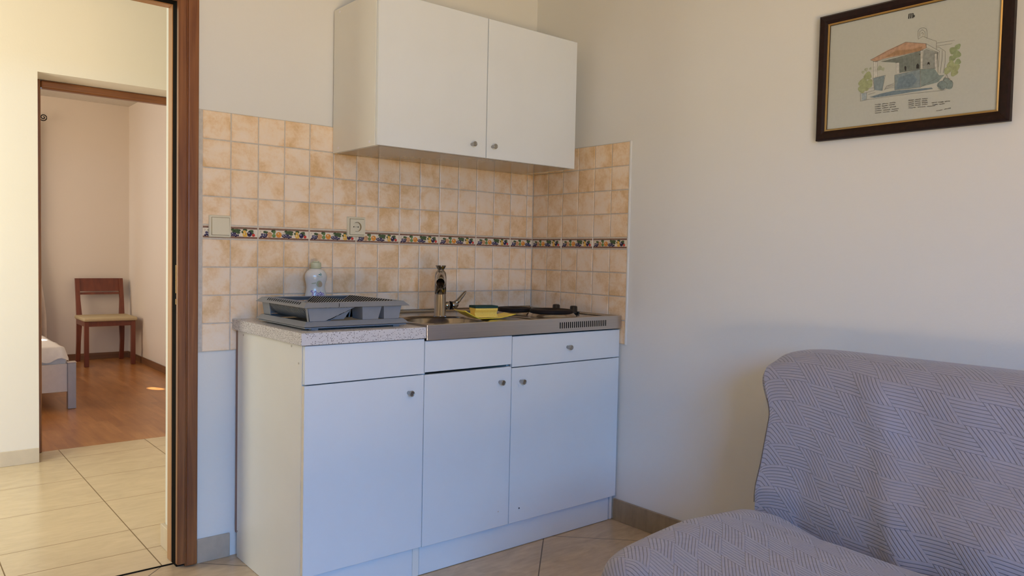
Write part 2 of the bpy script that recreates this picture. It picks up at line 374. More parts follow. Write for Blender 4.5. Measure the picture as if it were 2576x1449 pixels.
ART=[(0,'wash',[(0.208,0.2292),(0.3278,0.2408),(0.3301,0.1846),(0.268,0.184),(0.2661,0.2156)]),(0,'wash2',[(0.3443,0.244),(0.3808,0.2261),(0.3739,0.1792),(0.3362,0.1858),(0.3369,0.2407)]),(0,'roof',[(0.1743,0.2412),(0.2263,0.2617),(0.2831,0.2765),(0.3145,0.2677),(0.3437,0.2598),(0.3457,0.2468),(0.3278,0.2408),(0.2721,0.2386),(0.2142,0.2372),(0.1947,0.2316)]),(0,'roof2',[(0.2206,0.2416),(0.2555,0.2562),(0.3029,0.2503),(0.3333,0.2539),(0.3293,0.2421),(0.272,0.2402)]),(0,'blue',[(0.2538,0.1796),(0.3286,0.1848),(0.3324,0.1296),(0.2953,0.1305),(0.2558,0.1327)]),(0,'blue2',[(0.2654,0.1706),(0.3059,0.1767),(0.3222,0.1549),(0.3076,0.135),(0.2604,0.1358)]),(0,'teal',[(0.3301,0.1846),(0.3709,0.1798),(0.3851,0.1571),(0.3998,0.1563),(0.383,0.1373),(0.3624,0.1343),(0.3339,0.1309)]),(0,'blue',[(0.1868,0.1808),(0.2213,0.1837),(0.2203,0.1681),(0.2167,0.1366),(0.1917,0.1424)]),(0,'blue2',[(0.1757,0.1222),(0.2121,0.1284),(0.251,0.1314),(0.3658,0.1235),(0.3689,0.1193),(0.3083,0.119),(0.2611,0.1179),(0.1927,0.1181)]),(0,'sky',[(0.1497,0.1377),(0.1667,0.1375),(0.1666,0.1152),(0.1516,0.1156)]),(2,'green2',0.1679,0.1915,0.0108),(2,'green2',0.1534,0.1722,0.0123),(2,'green2',0.1723,0.1659,0.0115),(2,'green2',0.1508,0.1526,0.0109),(2,'green2',0.1625,0.1558,0.0103),(2,'green3',0.1619,0.2125,0.0048),(2,'green3',0.152,0.2059,0.0041),(2,'green3',0.2055,0.2099,0.0066),(2,'green3',0.2156,0.2049,0.0046),(2,'green3',0.1754,0.2135,0.0034),(2,'green',0.4339,0.2334,0.0069),(2,'green',0.4215,0.2246,0.0092),(2,'green',0.4321,0.2104,0.0097),(2,'green',0.4196,0.2004,0.0081),(2,'green',0.4358,0.1884,0.0074),(2,'green2',0.4166,0.1841,0.0092),(2,'green2',0.4286,0.1713,0.0109),(2,'green2',0.408,0.1672,0.0088),(2,'green2',0.4271,0.1578,0.0086),(2,'teal',0.3952,0.127,0.0117),(2,'teal',0.4133,0.1242,0.011),(2,'teal',0.4049,0.1385,0.0076),(0,'paper2',[(0.1853,0.2333),(0.1963,0.2326),(0.1984,0.1819),(0.1874,0.1817)]),(1,0.6,'ink',[(0.1853,0.2333),(0.1874,0.1817)]),(1,0.6,'ink',[(0.1964,0.2313),(0.1984,0.1819)]),(1,0.5,'ink',[(0.1908,0.2323),(0.1929,0.1808)]),(1,1.0,'ink',[(0.1833,0.2336),(0.1983,0.2322)]),(0,'paper2',[(0.2564,0.2173),(0.2654,0.217),(0.2667,0.1836),(0.2578,0.1831)]),(1,0.6,'ink',[(0.2564,0.2173),(0.2578,0.1831)]),(1,0.6,'ink',[(0.2654,0.2157),(0.2667,0.1836)]),(1,0.5,'ink',[(0.2609,0.2165),(0.2623,0.1824)]),(1,1.0,'ink',[(0.2545,0.2176),(0.2673,0.2166)]),(0,'paper2',[(0.3287,0.2416),(0.3345,0.2418),(0.3366,0.1891),(0.3309,0.1882)]),(1,0.6,'ink',[(0.3287,0.2416),(0.3309,0.1882)]),(1,0.6,'ink',[(0.3345,0.2405),(0.3366,0.1891)]),(1,0.5,'ink',[(0.3316,0.2411),(0.3338,0.1877)]),(1,1.0,'ink',[(0.3268,0.242),(0.3363,0.2414)]),(0,'paper2',[(0.3699,0.2244),(0.3758,0.2246),(0.3776,0.182),(0.3717,0.1812)]),(1,0.6,'ink',[(0.3699,0.2244),(0.3717,0.1812)]),(1,0.6,'ink',[(0.3759,0.2233),(0.3776,0.182)]),(1,0.5,'ink',[(0.3729,0.2239),(0.3747,0.1807)]),(1,1.0,'ink',[(0.3681,0.2248),(0.3776,0.2242)]),(0,'black',[(0.2819,0.1999),(0.2849,0.2033),(0.2879,0.1989),(0.288,0.1873),(0.2849,0.1879),(0.2834,0.1933)]),(0,'black',[(0.3183,0.1888),(0.3179,0.1994),(0.3217,0.2044),(0.3265,0.1978),(0.3263,0.1874)]),(0,'black',[(0.3497,0.195),(0.3506,0.2011),(0.3535,0.2031),(0.3567,0.1994),(0.357,0.1925),(0.3538,0.1968)]),(0,'black',[(0.3252,0.2303),(0.3275,0.2324),(0.3284,0.2272)]),(1,0.7,'ink',[(0.1743,0.2412),(0.2831,0.2765),(0.3437,0.2598),(0.3836,0.2293),(0.3825,0.2196)]),(1,0.7,'ink',[(0.1743,0.2412),(0.188,0.2334),(0.3278,0.2408),(0.3457,0.2468),(0.3437,0.2598)]),(1,0.7,'ink',[(0.3457,0.2468),(0.3808,0.2261)]),(1,0.7,'ink',[(0.3202,0.278),(0.3185,0.3026),(0.3235,0.3094),(0.3325,0.31),(0.3418,0.3056),(0.3451,0.297),(0.3461,0.2749)]),(1,0.7,'ink',[(0.3244,0.2856),(0.3238,0.2999),(0.3313,0.304),(0.3391,0.2967),(0.3398,0.2809)]),(1,0.7,'ink',[(0.3287,0.2926),(0.3316,0.2967),(0.3348,0.2913),(0.3335,0.2869)]),(1,0.7,'ink',[(0.3202,0.278),(0.3336,0.2837),(0.346,0.2759),(0.3735,0.261),(0.3745,0.2366)]),(1,0.7,'ink',[(0.3737,0.2554),(0.4246,0.2536)]),(1,0.7,'ink',[(0.3741,0.246),(0.4178,0.2452)]),(1,0.7,'ink',[(0.3758,0.241),(0.3822,0.2413),(0.3998,0.2256),(0.4007,0.1916),(0.3967,0.1614)]),(1,0.7,'ink',[(0.3909,0.2304),(0.3919,0.2055),(0.3878,0.1629)]),(1,0.7,'ink',[(0.3778,0.2267),(0.3819,0.1639)]),(1,0.7,'ink',[(0.3831,0.2195),(0.3826,0.1824)]),(1,0.7,'ink',[(0.2558,0.1327),(0.2538,0.1796),(0.3286,0.1848),(0.3724,0.1804)]),(1,0.7,'ink',[(0.3301,0.1846),(0.3324,0.1296),(0.3824,0.1514)]),(1,0.7,'ink',[(0.2558,0.1327),(0.3324,0.1296)]),(1,0.7,'ink',[(0.1868,0.1808),(0.2246,0.1844),(0.2157,0.1368)]),(1,0.7,'ink',[(0.185,0.1821),(0.1917,0.1424)]),(1,0.7,'ink',[(0.2232,0.1376),(0.2293,0.1487),(0.2532,0.1547)]),(1,0.7,'ink',[(0.2247,0.1413),(0.2544,0.1416)]),(1,0.7,'ink',[(0.2262,0.145),(0.2542,0.1465)]),(1,0.7,'ink',[(0.2283,0.1489),(0.2541,0.1504)]),(1,0.7,'ink',[(0.1455,0.1131),(0.1676,0.115),(0.2126,0.1152),(0.3085,0.1142),(0.4017,0.1106)]),(1,0.7,'ink',[(0.1472,0.1146),(0.1462,0.1382),(0.1666,0.1385),(0.1676,0.115)]),(1,0.7,'ink',[(0.1666,0.1385),(0.1917,0.1414)]),(1,0.7,'ink',[(0.172,0.131),(0.1953,0.1342)]),(1,0.7,'ink',[(0.1679,0.15),(0.1913,0.1503)]),(1,0.7,'ink',[(0.3836,0.1232),(0.3865,0.1383),(0.3976,0.1396),(0.4097,0.1285),(0.4074,0.1134),(0.3942,0.1154),(0.387,0.1258)]),(1,0.7,'ink',[(0.3976,0.1396),(0.407,0.1566),(0.4104,0.1453),(0.4255,0.129),(0.4245,0.1169),(0.4102,0.1145)]),(1,0.7,'ink',[(0.4001,0.1485),(0.4178,0.141)]),(1,0.7,'ink',[(0.3838,0.1186),(0.3959,0.1105),(0.4046,0.1107)]),(1,0.4,'ink',[(0.208,0.2292),(0.216,0.2336)]),(1,0.4,'ink',[(0.212,0.2285),(0.22,0.2333)]),(1,0.4,'ink',[(0.2159,0.2278),(0.2239,0.233)]),(1,0.4,'ink',[(0.2199,0.2271),(0.2278,0.2327)]),(1,0.4,'ink',[(0.2238,0.2264),(0.2317,0.2324)]),(1,0.4,'ink',[(0.2278,0.2256),(0.2356,0.232)]),(1,0.4,'ink',[(0.2317,0.2249),(0.2395,0.2317)]),(1,0.4,'ink',[(0.2356,0.2242),(0.2434,0.2314)]),(1,0.4,'ink',[(0.2395,0.2235),(0.2472,0.2311)]),(1,0.4,'ink',[(0.2434,0.2228),(0.2511,0.2308)]),(1,0.4,'ink',[(0.2473,0.2221),(0.2549,0.2305)]),(1,0.4,'ink',[(0.2512,0.2215),(0.2588,0.2302)]),(1,0.4,'ink',[(0.255,0.2208),(0.2626,0.2298)]),(1,0.4,'ink',[(0.2589,0.2201),(0.2664,0.2295)]),(1,0.4,'ink',[(0.2627,0.2194),(0.2703,0.2292)]),(1,0.35,'ink',[(0.2678,0.2281),(0.2695,0.186)]),(1,0.35,'ink',[(0.2747,0.229),(0.2764,0.186)]),(1,0.35,'ink',[(0.2816,0.2298),(0.2834,0.1859)]),(1,0.35,'ink',[(0.2884,0.2307),(0.2903,0.1859)]),(1,0.35,'ink',[(0.2952,0.2315),(0.2971,0.1858)]),(1,0.35,'ink',[(0.302,0.2324),(0.304,0.1858)]),(1,0.35,'ink',[(0.3088,0.2332),(0.3108,0.1857)]),(1,0.35,'ink',[(0.3155,0.234),(0.3175,0.1857)]),(1,0.35,'ink',[(0.3223,0.2349),(0.3243,0.1856)]),(0,'black',[(0.2884,0.3608),(0.2915,0.3607),(0.2912,0.3462),(0.288,0.3462)]),(0,'black',[(0.2943,0.3604),(0.2974,0.3603),(0.2971,0.3458),(0.294,0.3459)]),(0,'black',[(0.3002,0.36),(0.3033,0.36),(0.303,0.3455),(0.2999,0.3455)]),(0,'black',[(0.3041,0.3541),(0.3072,0.354),(0.3069,0.3478),(0.3038,0.3475)]),(1,1.2,'black',[(0.289,0.361),(0.3027,0.3601)])]
SCR=[(0.1952,0.0952,0.2647,0.0938,3),(0.1955,0.0886,0.2624,0.0877,3),(0.1958,0.0819,0.2665,0.0806,3),(0.1961,0.0753,0.2757,0.0729,3),(0.1963,0.0686,0.2728,0.0669,3),(0.299,0.0941,0.3596,0.0925,3),(0.2993,0.0883,0.3583,0.087,3),(0.2995,0.0826,0.3601,0.0811,3),(0.2997,0.0768,0.3603,0.0755,3),(0.3,0.071,0.383,0.0667,3),(0.3677,0.0772,0.4234,0.0757,3),(0.3695,0.0707,0.4092,0.0699,2),(0.3813,0.0514,0.4271,0.0552,2)]

# ------------------------------------------------------------------ shell
TOP = 2.6
# kitchen: x -3.7..0.008, y -4.2..0.008 ; corridor y .25..1.845 ; bedroom y 2.10..5.88
b = MB(); W_ = 'plaster'
b.box(-5.75, -2.575, .008, .25, 0, TOP, W_); b.box(-1.625, .20, .008, .25, 0, TOP, W_); b.box(-2.575, -1.625, .008, .25, 2.06, TOP, W_)
struct(b.build('wall_back'))
struct(MB().box(.008, .20, -4.35, .008, 0, TOP, W_).build('wall_right'))
struct(MB().box(-5.75, -5.60, -4.35, .008, 0, TOP, 'plaster_far').build('wall_left'))
b = MB(); W_ = 'plaster_far'; b.box(-5.60, -3.35, -4.35, -4.20, 0, TOP, W_); b.box(-1.75, .008, -4.35, -4.20, 0, TOP, W_); b.box(-3.35, -1.75, -4.35, -4.20, 2.2, TOP, W_); b.box(-3.35, -1.75, -4.35, -4.20, 0, .12, W_)
struct(b.build('wall_front'))
b = MB()
for x0, x1 in ((-3.35, -3.29), (-2.58, -2.52), (-1.81, -1.75)): b.box(x0, x1, -4.32, -4.26, .12, 2.2, 'bed_white', .004)
for z0, z1 in ((.12, .2), (2.13, 2.2)): b.box(-3.29, -1.81, -4.32, -4.26, z0, z1, 'bed_white')
w = struct(b.build('window_1'))
g = MB(); g.box(-3.29, -2.58, -4.293, -4.289, .2, 2.13, 'window_glass'); g.box(-2.52, -1.81, -4.293, -4.289, .2, 2.13, 'window_glass'); g.build('pane', w)
struct(MB().box(-5.75, .20, -4.35, 6.1, TOP, TOP + .1, 'ceiling_white').build('ceiling'))
struct(MB().box(-5.75, .20, -4.35, .045, -.05, 0, 'floor_kitchen').build('floor'))
struct(MB().box(-3.85, .20, .056, 2.07, -.05, 0, 'floor_corridor').build('floor_corridor'))
struct(MB().box(-3.85, .20, 2.07, 6.1, -.05, 0, 'laminate').build('floor_bedroom'))
struct(MB().box(-3.85, .20, .045, .056, -.05, .0015, 'rubber_black').build('trim_1'))      # black threshold strip
# corridor
b = MB(); Wc = 'plaster_warm'
b.box(-3.85, -1.815, 1.845, 2.10, 0, TOP, Wc); b.box(-.95, .20, 1.845, 2.10, 0, TOP, Wc); b.box(-1.815, -.95, 1.845, 2.10, 2.045, TOP, Wc)
struct(b.build('wall_corridor'))
struct(MB().box(-3.85, -3.60, .25, 1.845, 0, TOP, Wc).build('wall_corridor_left'))
struct(MB().box(-.60, -.45, .25, 1.845, 0, TOP, Wc).build('wall_corridor_right'))
# bedroom
Wb = 'plaster_bedroom'
b = MB(); b.box(-3.85, -2.6, 5.88, 6.1, 0, TOP, Wb); b.box(-1.55, .20, 5.88, 6.1, 0, TOP, Wb); b.box(-2.6, -1.55, 5.88, 6.1, 0, .9, Wb); b.box(-2.6, -1.55, 5.88, 6.1, 2.15, TOP, Wb)
struct(b.build('wall_bedroom_back'))
struct(MB().box(-.430, -.25, 2.10, 5.88, 0, TOP, Wb).build('wall_bedroom_right'))
struct(MB().box(-3.85, -3.60, 2.10, 5.88, 0, TOP, Wb).build('wall_bedroom_left'))
b = MB(); b.box(-2.6, -2.54, 5.93, 6.0, .9, 2.15, 'bed_white'); b.box(-1.61, -1.55, 5.93, 6.0, .9, 2.15, 'bed_white'); b.box(-2.54, -1.61, 5.93, 6.0, .9, .96, 'bed_white'); b.box(-2.54, -1.61, 5.93, 6.0, 2.09, 2.15, 'bed_white')
w = struct(b.build('window_2')); MB().box(-2.54, -1.61, 5.96, 5.964, .96, 2.09, 'window_glass').build('pane', w)

# baseboards
def skirt(name, x0, x1, y0, y1, h, mat): return struct(MB().box(x0, x1, y0, y1, 0, h, mat, .0015).build(name))
skirt('baseboard_back', -1.586, -1.467, -.002, .0075, .088, 'skirt_tile')
o = skirt('baseboard_right', -.004, .0075, -4.2, -.58, .093, 'skirt_tile_brown')
skirt('baseboard_corridor', -3.6, -1.8155, 1.836, 1.8448, .078, 'skirt_tile_warm')
skirt('baseboard_jamb', -1.640, -1.6255, .129, .262, .085, 'skirt_tile_warm')
skirt('baseboard_bedroom_back', -3.6, -.4305, 5.868, 5.8795, .065, 'wood_skirt')
MATS['wood_skirt_y'] = wood('wood_skirt_y', (.16, .075, .035), (.26, .13, .06), 'Y', .5)
skirt('baseboard_bedroom_right', -.442, -.4305, 2.1, 5.8675, .065, 'wood_skirt_y')

# door frame of the kitchen doorway (sliding pocket door: casing, black slot, stop)
d1 = thing('door_1', '', ''); 
for k in ('label', 'category'): del d1[k]
struct(d1)
def portal(nm, xr, xl, zt, matv, math, y0, y1, t, parent, bev=.002):
    b = MB()
    # right post (toward +x), left post, head ; xr/xl = opening edges, t = section width
    b.box(xr, xr + t, y0, y1, 0, zt + t, matv, bev); b.box(xl - t, xl, y0, y1, 0, zt + t, matv, bev)
    b.box(xl, xr, y0, y1, zt, zt + t, math, bev)
    return b.build(nm, parent)
b = MB()
for s in (0, 1):
    X = (lambda x: x) if s == 0 else (lambda x: -4.20 - x)
    def bx(x0, x1, *a):
        x0, x1 = sorted((X(x0), X(x1))); b.box(x0, x1, *a)
    bx(-1.627, -1.5885, -.016, .008, .004, 2.058, 'wood_frame', .006, 2)        # outer moulded casing
    bx(-1.630, -1.617, -.010, .008, .004, 2.058, 'wood_frame', .001)
    bx(-1.656, -1.6245, -.006, .016, .012, 2.032, 'wood_frame', .002)
b.box(-2.575, -1.625, -.016, .008, 2.032, 2.072, 'wood_frame_x', .006, 2)
b.box(-2.545, -1.655, -.006, .016, 2.004, 2.034, 'wood_frame_x', .002)
b.build('door_casing', d1)
b = MB(); b.box(-1.6535, -1.6255, .0165, .0695, 0, 2.05, 'rubber_black'); b.box(-2.5745, -2.5465, .0165, .0695, 0, 2.05, 'rubber_black'); b.box(-2.5465, -1.6535, .0165, .0695, 2.006, 2.0595, 'rubber_black')
b.build('sliding_door_slot', d1)
portal('door_stop', -1.656, -2.544, 2.003, 'wood_light', 'wood_light_x', .070, .116, .03, d1, .0015)
b = MB()
for i, (z, w, h) in enumerate(((1.03, .0015, .055), (.985, .0015, .045), (.945, .0012, .02))): b.box(-1.6575, -1.6555, .012 , .0185, z, z + h, 'frame_gold', .0008)
b.build('latch_plate', d1)
# bedroom door frame
d2 = thing('door_2', '', '')
for k in ('label', 'category'): del d2[k]
struct(d2)
b = MB(); b.box(-1.8145, -1.772, 2.045, 2.105, 0, 2.045, 'wood_frame', .006, 2); b.box(-.993, -.9505, 2.045, 2.105, 0, 2.045, 'wood_frame', .006, 2)
b.box(-1.772, -.993, 2.045, 2.105, 2.000, 2.044, 'wood_frame_x', .012, 3); b.build('door_frame', d2)

# ------------------------------------------------------------------ tiled splashback
bs = thing('tile_backsplash', 'beige square-tiled splashback with grey grout wrapping the kitchen corner', 'tiles')
ZT = 1.6408; PB = .0507; S = .1023
G = .0042
rows = [(ZT - S * (i + 1), ZT - S * i) for i in range(4)] + [(ZT - 4 * S - PB - S * (i + 1), ZT - 4 * S - PB - S * i) for i in range(4)]
ZB = rows[-1][0]; BZ0, BZ1 = ZT - 4 * S - PB, ZT - 4 * S
b = MB()
b.box(-1.588, .0075, .0022, .0078, ZB, ZT, 'grout'); b.box(.0022, .0078, -.6170, .0022, ZB, ZT, 'grout')
b.box(-1.588, -1.578, -.0005, .0022, ZB, ZT, 'grout')
b.build('grout_bed', bs)
b = MB(); b.uv = b.bm.loops.layers.uv.new('UVMap'); b.cl = b.bm.loops.layers.float_color.new('tid')
def add_tile(o, du, w, z0, z1, nrm, mat='wall_tile', g=G, ch=.0022, part=(0, 1)):
    """tile slab: origin o (x,y) on the face plane, du direction of width, nrm outward normal (x,y)"""
    tc = (random.random(), random.random(), random.random(), 1)
    k = b.mi(mat)
    def P(u, z, d): return b.bm.verts.new((o[0] + du[0] * u + nrm[0] * d, o[1] + du[1] * u + nrm[1] * d, z))
    a0, a1, c0, c1 = g / 2, w - g / 2, z0 + g / 2, z1 - g / 2
    R0 = [P(a0, c0, -.003), P(a1, c0, -.003), P(a1, c1, -.003), P(a0, c1, -.003)]
    R1 = [P(a0, c0, -.0012), P(a1, c0, -.0012), P(a1, c1, -.0012), P(a0, c1, -.0012)]
    R2 = [P(a0 + ch, c0 + ch, 0), P(a1 - ch, c0 + ch, 0), P(a1 - ch, c1 - ch, 0), P(a0 + ch, c1 - ch, 0)]
    fs = [b.bm.faces.new(R2)]
    for A, B in ((R0, R1), (R1, R2)):
        for i in range(4): fs.append(b.bm.faces.new([A[i], A[(i + 1) % 4], B[(i + 1) % 4], B[i]]))
    for f in fs:
        f.material_index = k
        for l in f.loops:
            p = l.vert.co; u = ((p.x - o[0]) * du[0] + (p.y - o[1]) * du[1]) / w
            l[b.uv].uv = (u, (p.z - z0) / (z1 - z0)); l[b.cl] = tc
XJ = [-.03825 - S * (15 - j) for j in range(16)] + [0]      # back wall joints
YJ = [0, -.1054] + [-.1054 - S * k for k in range(1, 6)]    # right wall joints
for band in (rows[:4], rows[4:]):
    for wall_ in (0, 1):
        b = MB(); b.uv = b.bm.loops.layers.uv.new('UVMap'); b.cl = b.bm.loops.layers.float_color.new('tid')
        for (z0, z1) in band:
            if wall_ == 0:
                for j in range(16): add_tile((XJ[j], 0), (1, 0), XJ[j + 1] - XJ[j], z0, z1, (0, -1))
            else:
                for j in range(6): add_tile((0, YJ[j]), (0, -1), YJ[j] - YJ[j + 1], z0, z1, (-1, 0))
        b.build('wall_tiles', bs)
# fruit border tiles
b = MB(); b.uv = b.bm.loops.layers.uv.new('UVMap'); b.cl = b.bm.loops.layers.float_color.new('tid')
def border(o, du, w, nrm, s0=0.0, s1=1.0):
    add_tile(o, du, w, BZ0, BZ1, nrm, 'fruit_cream', g=.003, ch=.001)
    full = 2 * S; 
    def pt(s, t, d=.0003): # s along full tile 0..1, t height 0..1
        u = (s - s0) * full
        return (o[0] + du[0] * u + nrm[0] * d, o[1] + du[1] * u + nrm[1] * d, BZ0 + .0015 + t * (PB - .003))
    def ok(s): return s0 + .012 <= s <= s1 - .012
    def pol(pts, mat, d=.0003):
        if all(ok(p[0]) for p in pts): b.quad([pt(p[0], p[1], d) for p in pts], mat)
    def disc(s, t, r, mat, d=.0004, sx=1, n=12):
        if not (ok(s - r * sx * .5) and ok(s + r * sx * .5)): return
        b.quad([pt(s + r * sx * math.cos(2 * PI * i / n) * PB / full, t + r * math.sin(2 * PI * i / n), d) for i in range(n)], mat)
    for t0, t1 in ((.06, .115), (.13, .20), (.80, .87), (.885, .94)):
        pol([(s0 + .014, t0), (s1 - .014, t0), (s1 - .014, t1), (s0 + .014, t1)], 'fruit_stripe')
    rnd = random.Random(3)
    def leafs(s, t, n, sp):
        for i in range(n):
            ss, tt = s + rnd.uniform(-sp, sp), t + rnd.uniform(-.12, .12); a = rnd.uniform(-.6, .6)
            disc(ss, tt, .10, 'f_leaf', .0004 + i * .00003, 1.6, 6)
    def grapes(s, t, n, sp):
        for i in range(n):
            ss, tt = s + rnd.uniform(-sp, sp), t + rnd.uniform(-.11, .11)
            disc(ss, tt, .085, 'f_grape', .0007 + i * .00003); disc(ss - .004, tt + .03, .02, 'f_high', .0011 + i * .00003, 1, 6)
    leafs(.12, .60, 5, .06); leafs(.30, .66, 3, .02); leafs(.58, .60, 10, .075); leafs(.72, .62, 5, .05); leafs(.90, .60, 6, .05)
    disc(.215, .42, .22, 'f_peach', .0008); disc(.305, .62, .11, 'f_apple', .0009); disc(.30, .36, .15, 'f_apple', .0010)
    disc(.395, .44, .23, 'f_orange', .0009); disc(.385, .52, .05, 'fruit_cream', .0012, 1, 8)
    disc(.76, .37, .19, 'f_pear', .0009); disc(.75, .60, .11, 'f_pear', .0010); disc(.745, .42, .04, 'f_high', .0013, 1, 8)
    disc(.84, .42, .20, 'f_grape', .0010, .9); disc(.83, .50, .05, 'f_high', .0013, .8, 8)
    disc(.915, .34, .12, 'f_cherry', .0011); disc(.955, .40, .12, 'f_cherry', .0012); disc(.95, .44, .03, 'f_high', .0015, 1, 6)
    grapes(.10, .34, 16, .065); grapes(.55, .36, 24, .085)
    pts = [(.045 + .012 * math.cos(a * .7) * (1 - a * .1), .62 + .09 * math.sin(a * .7) * (1 - a * .1)) for a in range(9)]
    for p, q in zip(pts, pts[1:]): pol([(p[0], p[1]), (q[0], q[1]), (q[0] + .002, q[1] + .02), (p[0] + .002, p[1] + .02)], 'f_leaf', .0006)
    for q in ((.28, .75, .31, .60), (.47, .62, .53, .55), (.90, .72, .92, .45)):
        pol([(q[0], q[1]), (q[2], q[3]), (q[2] + .004, q[3]), (q[0] + .004, q[1] + .02)], 'f_leaf', .0012)
for j in range(0, 14, 2): border((XJ[j], 0), (1, 0), 2 * S, (0, -1))
border((XJ[14], 0), (1, 0), XJ[16] - XJ[14], (0, -1), 0, (XJ[16] - XJ[14]) / (2 * S))
w0 = -YJ[2]; border((0, 0), (0, -1), w0, (-1, 0), 1 - w0 / (2 * S) if w0 < 2 * S else 0.0, 1.0)
border((0, YJ[2]), (0, -1), 2 * S, (-1, 0)); border((0, YJ[4]), (0, -1), 2 * S, (-1, 0))
b.build('fruit_border', bs, fix=False)
b = MB(); b.box(-.0022, .0078, -.6245, -.6172, ZB - .002, ZT + .002, 'plaster', .001); b.build('plaster_edge', bs)

# ------------------------------------------------------------------ base cabinets
def knob(name, x, y, z, parent, axis='-Y'):
    b = MB(); b.lathe([(.0062, 0), (.0062, .004), (.0075, .010), (.0098, .021), (.0102, .023), (.0095, .0255), (.0078, .0262), (.0072, .0248)], 'knob_metal', (x, y, z), 'Y', 24)
    # lathe in +Y -> mirror to face the room
    for v_ in b.bm.verts: v_.co.y = y - (v_.co.y - y)
    return b.build(name, parent)
YF = -.59
c1 = thing('base_cabinet', 'narrow white base cabinet under the speckled worktop, cream side panel showing', 'cabinet', (-1.225, -.28, 0))
MB().box(-1.4490, -1.436, -.0235, -.003, .090, .848, 'wood_frame').build('gap_shade_strip', c1)  # brown strip added to stand in for the shaded gap at the wall
b = MB(); b.box(-1.450, -1.434, -.568, -.024, .001, .848, 'melamine_side', .0008); b.box(-1.0165, -1.0035, -.568, -.003, .001, .848, 'melamine', .0008)
b.box(-1.434, -1.0165, -.56, -.003, .105, .120, 'melamine'); b.box(-1.434, -1.0165, -.02, -.01, .12, .848, 'melamine'); b.box(-1.434, -1.0165, -.565, -.5, .83, .848, 'melamine')
b.build('carcass', c1)
b = MB(); b.box(-1.4500, -1.4475, -.5705, -.5682, .002, .848, 'edge_cream'); b.build('edge_band', c1)
for y, z in ((-.079, .835), (-.495, .838), (-.55, .789), (-.032, .10)): MB().lathe([(.0035, 0), (.0035, .0006), (.002, .0008)], 'knob_metal', (-1.4508, y, z), 'X', 12).build('screw', c1)
MB().box(-1.433, -1.030, -.5715, -.557, .002, .112, 'melamine', .0008).build('kick_board', c1)
MB().box(-1.0295, -1.0035, -.5725, -.5685, .002, .112, 'melamine_side', .0005).build('kick_board_end', c1)
MB().box(-1.4475, -1.0045, YF + .001, -.572, .7245, .8465, 'melamine', .0012).build('drawer_front', c1)
d = MB().box(-1.4475, -1.0045, YF + .001, -.572, .110, .7205, 'melamine', .0012).build('door', c1); knob('knob', -1.067, YF + .001, .664, d)
b = MB(); b.box(-1.4490, -1.4476, YF + .002, -.572, .1105, .720, 'edge_cream'); b.build('edge_strip', d)

c2 = thing('sink_cabinet', 'wide white base cabinet with two doors under the steel sink top', 'cabinet', (-.5, -.28, 0))
b = MB(); b.box(-1.0025, -.987, -.568, -.003, .001, .834, 'melamine', .0008); b.box(-.018, -.003, -.568, -.003, .001, .834, 'melamine', .0008)
b.box(-.987, -.018, -.56, -.003, .105, .12, 'melamine'); b.box(-.987, -.018, -.02, -.01, .12, .834, 'melamine'); b.box(-.61, -.595, -.56, -.02, .12, .834, 'melamine')
b.build('carcass', c2)
MB().box(-1.0015, -.0265, -.5715, -.557, .002, .112, 'melamine', .0008).build('kick_board', c2)
MB().box(-.0185, -.0045, -.5712, -.569, .002, .112, 'melamine_side', .0004).build('kick_board_end', c2)
MB().box(-1.0015, -.6075, YF + .001, -.572, .7285, .838, 'melamine', .0012).build('drawer_front', c2)
dr = MB().box(-.6035, -.0025, YF + .001, -.572, .7165, .8345, 'melamine', .0012).build('drawer_front', c2); knob('knob', -.313, YF + .001, .777, dr)
d = MB().box(-1.0015, -.6075, YF + .001, -.572, .108, .7195, 'melamine', .0012).build('door', c2); knob('knob', -.664, YF + .001, .665, d)
b = MB(); b.lathe([(.0028, 0), (.0022, .001)], 'grout', (-.659, YF - .0002, .168), 'Y', 12); b.build('screw_hole', d)
d = MB().box(-.6035, -.0025, YF + .001, -.572, .108, .7125, 'melamine', .0012).build('door', c2); knob('knob', -.560, YF + .001, .659, d)
b = MB(); b.lathe([(.0026, 0), (.0026, .001)], 'dark_gap', (-.554, YF - .0002, .161), 'Y', 12); b.build('screw_hole', d)

# worktop
tag(MB().box(-1.4635, -1.0035, -.598, -.0015, .8495, .8885, 'worktop', .0012).build('worktop'), 'speckled grey laminate worktop slab on the narrow base cabinet', 'worktop')

# ------------------------------------------------------------------ steel sink top
st = thing('kitchen_sink', 'brushed steel sink top with two black hotplates over the wide cabinet', 'sink', (-.5, -.3, .835))
X0, X1, Y0, Y1, ZS = -1.0015, -.0025, -.5985, -.0025, .8965
b = MB()
b.box(X0, X1, Y0, Y0 + .006, .8405, ZS, 'steel', .0025, 2)             # front apron
b.box(X0, X0 + .003, Y0 + .004, Y1, .858, ZS - .001, 'steel'); b.box(X1 - .003, X1, Y0 + .004, Y1, .85, ZS - .001, 'steel')
b.build('front_apron', st)
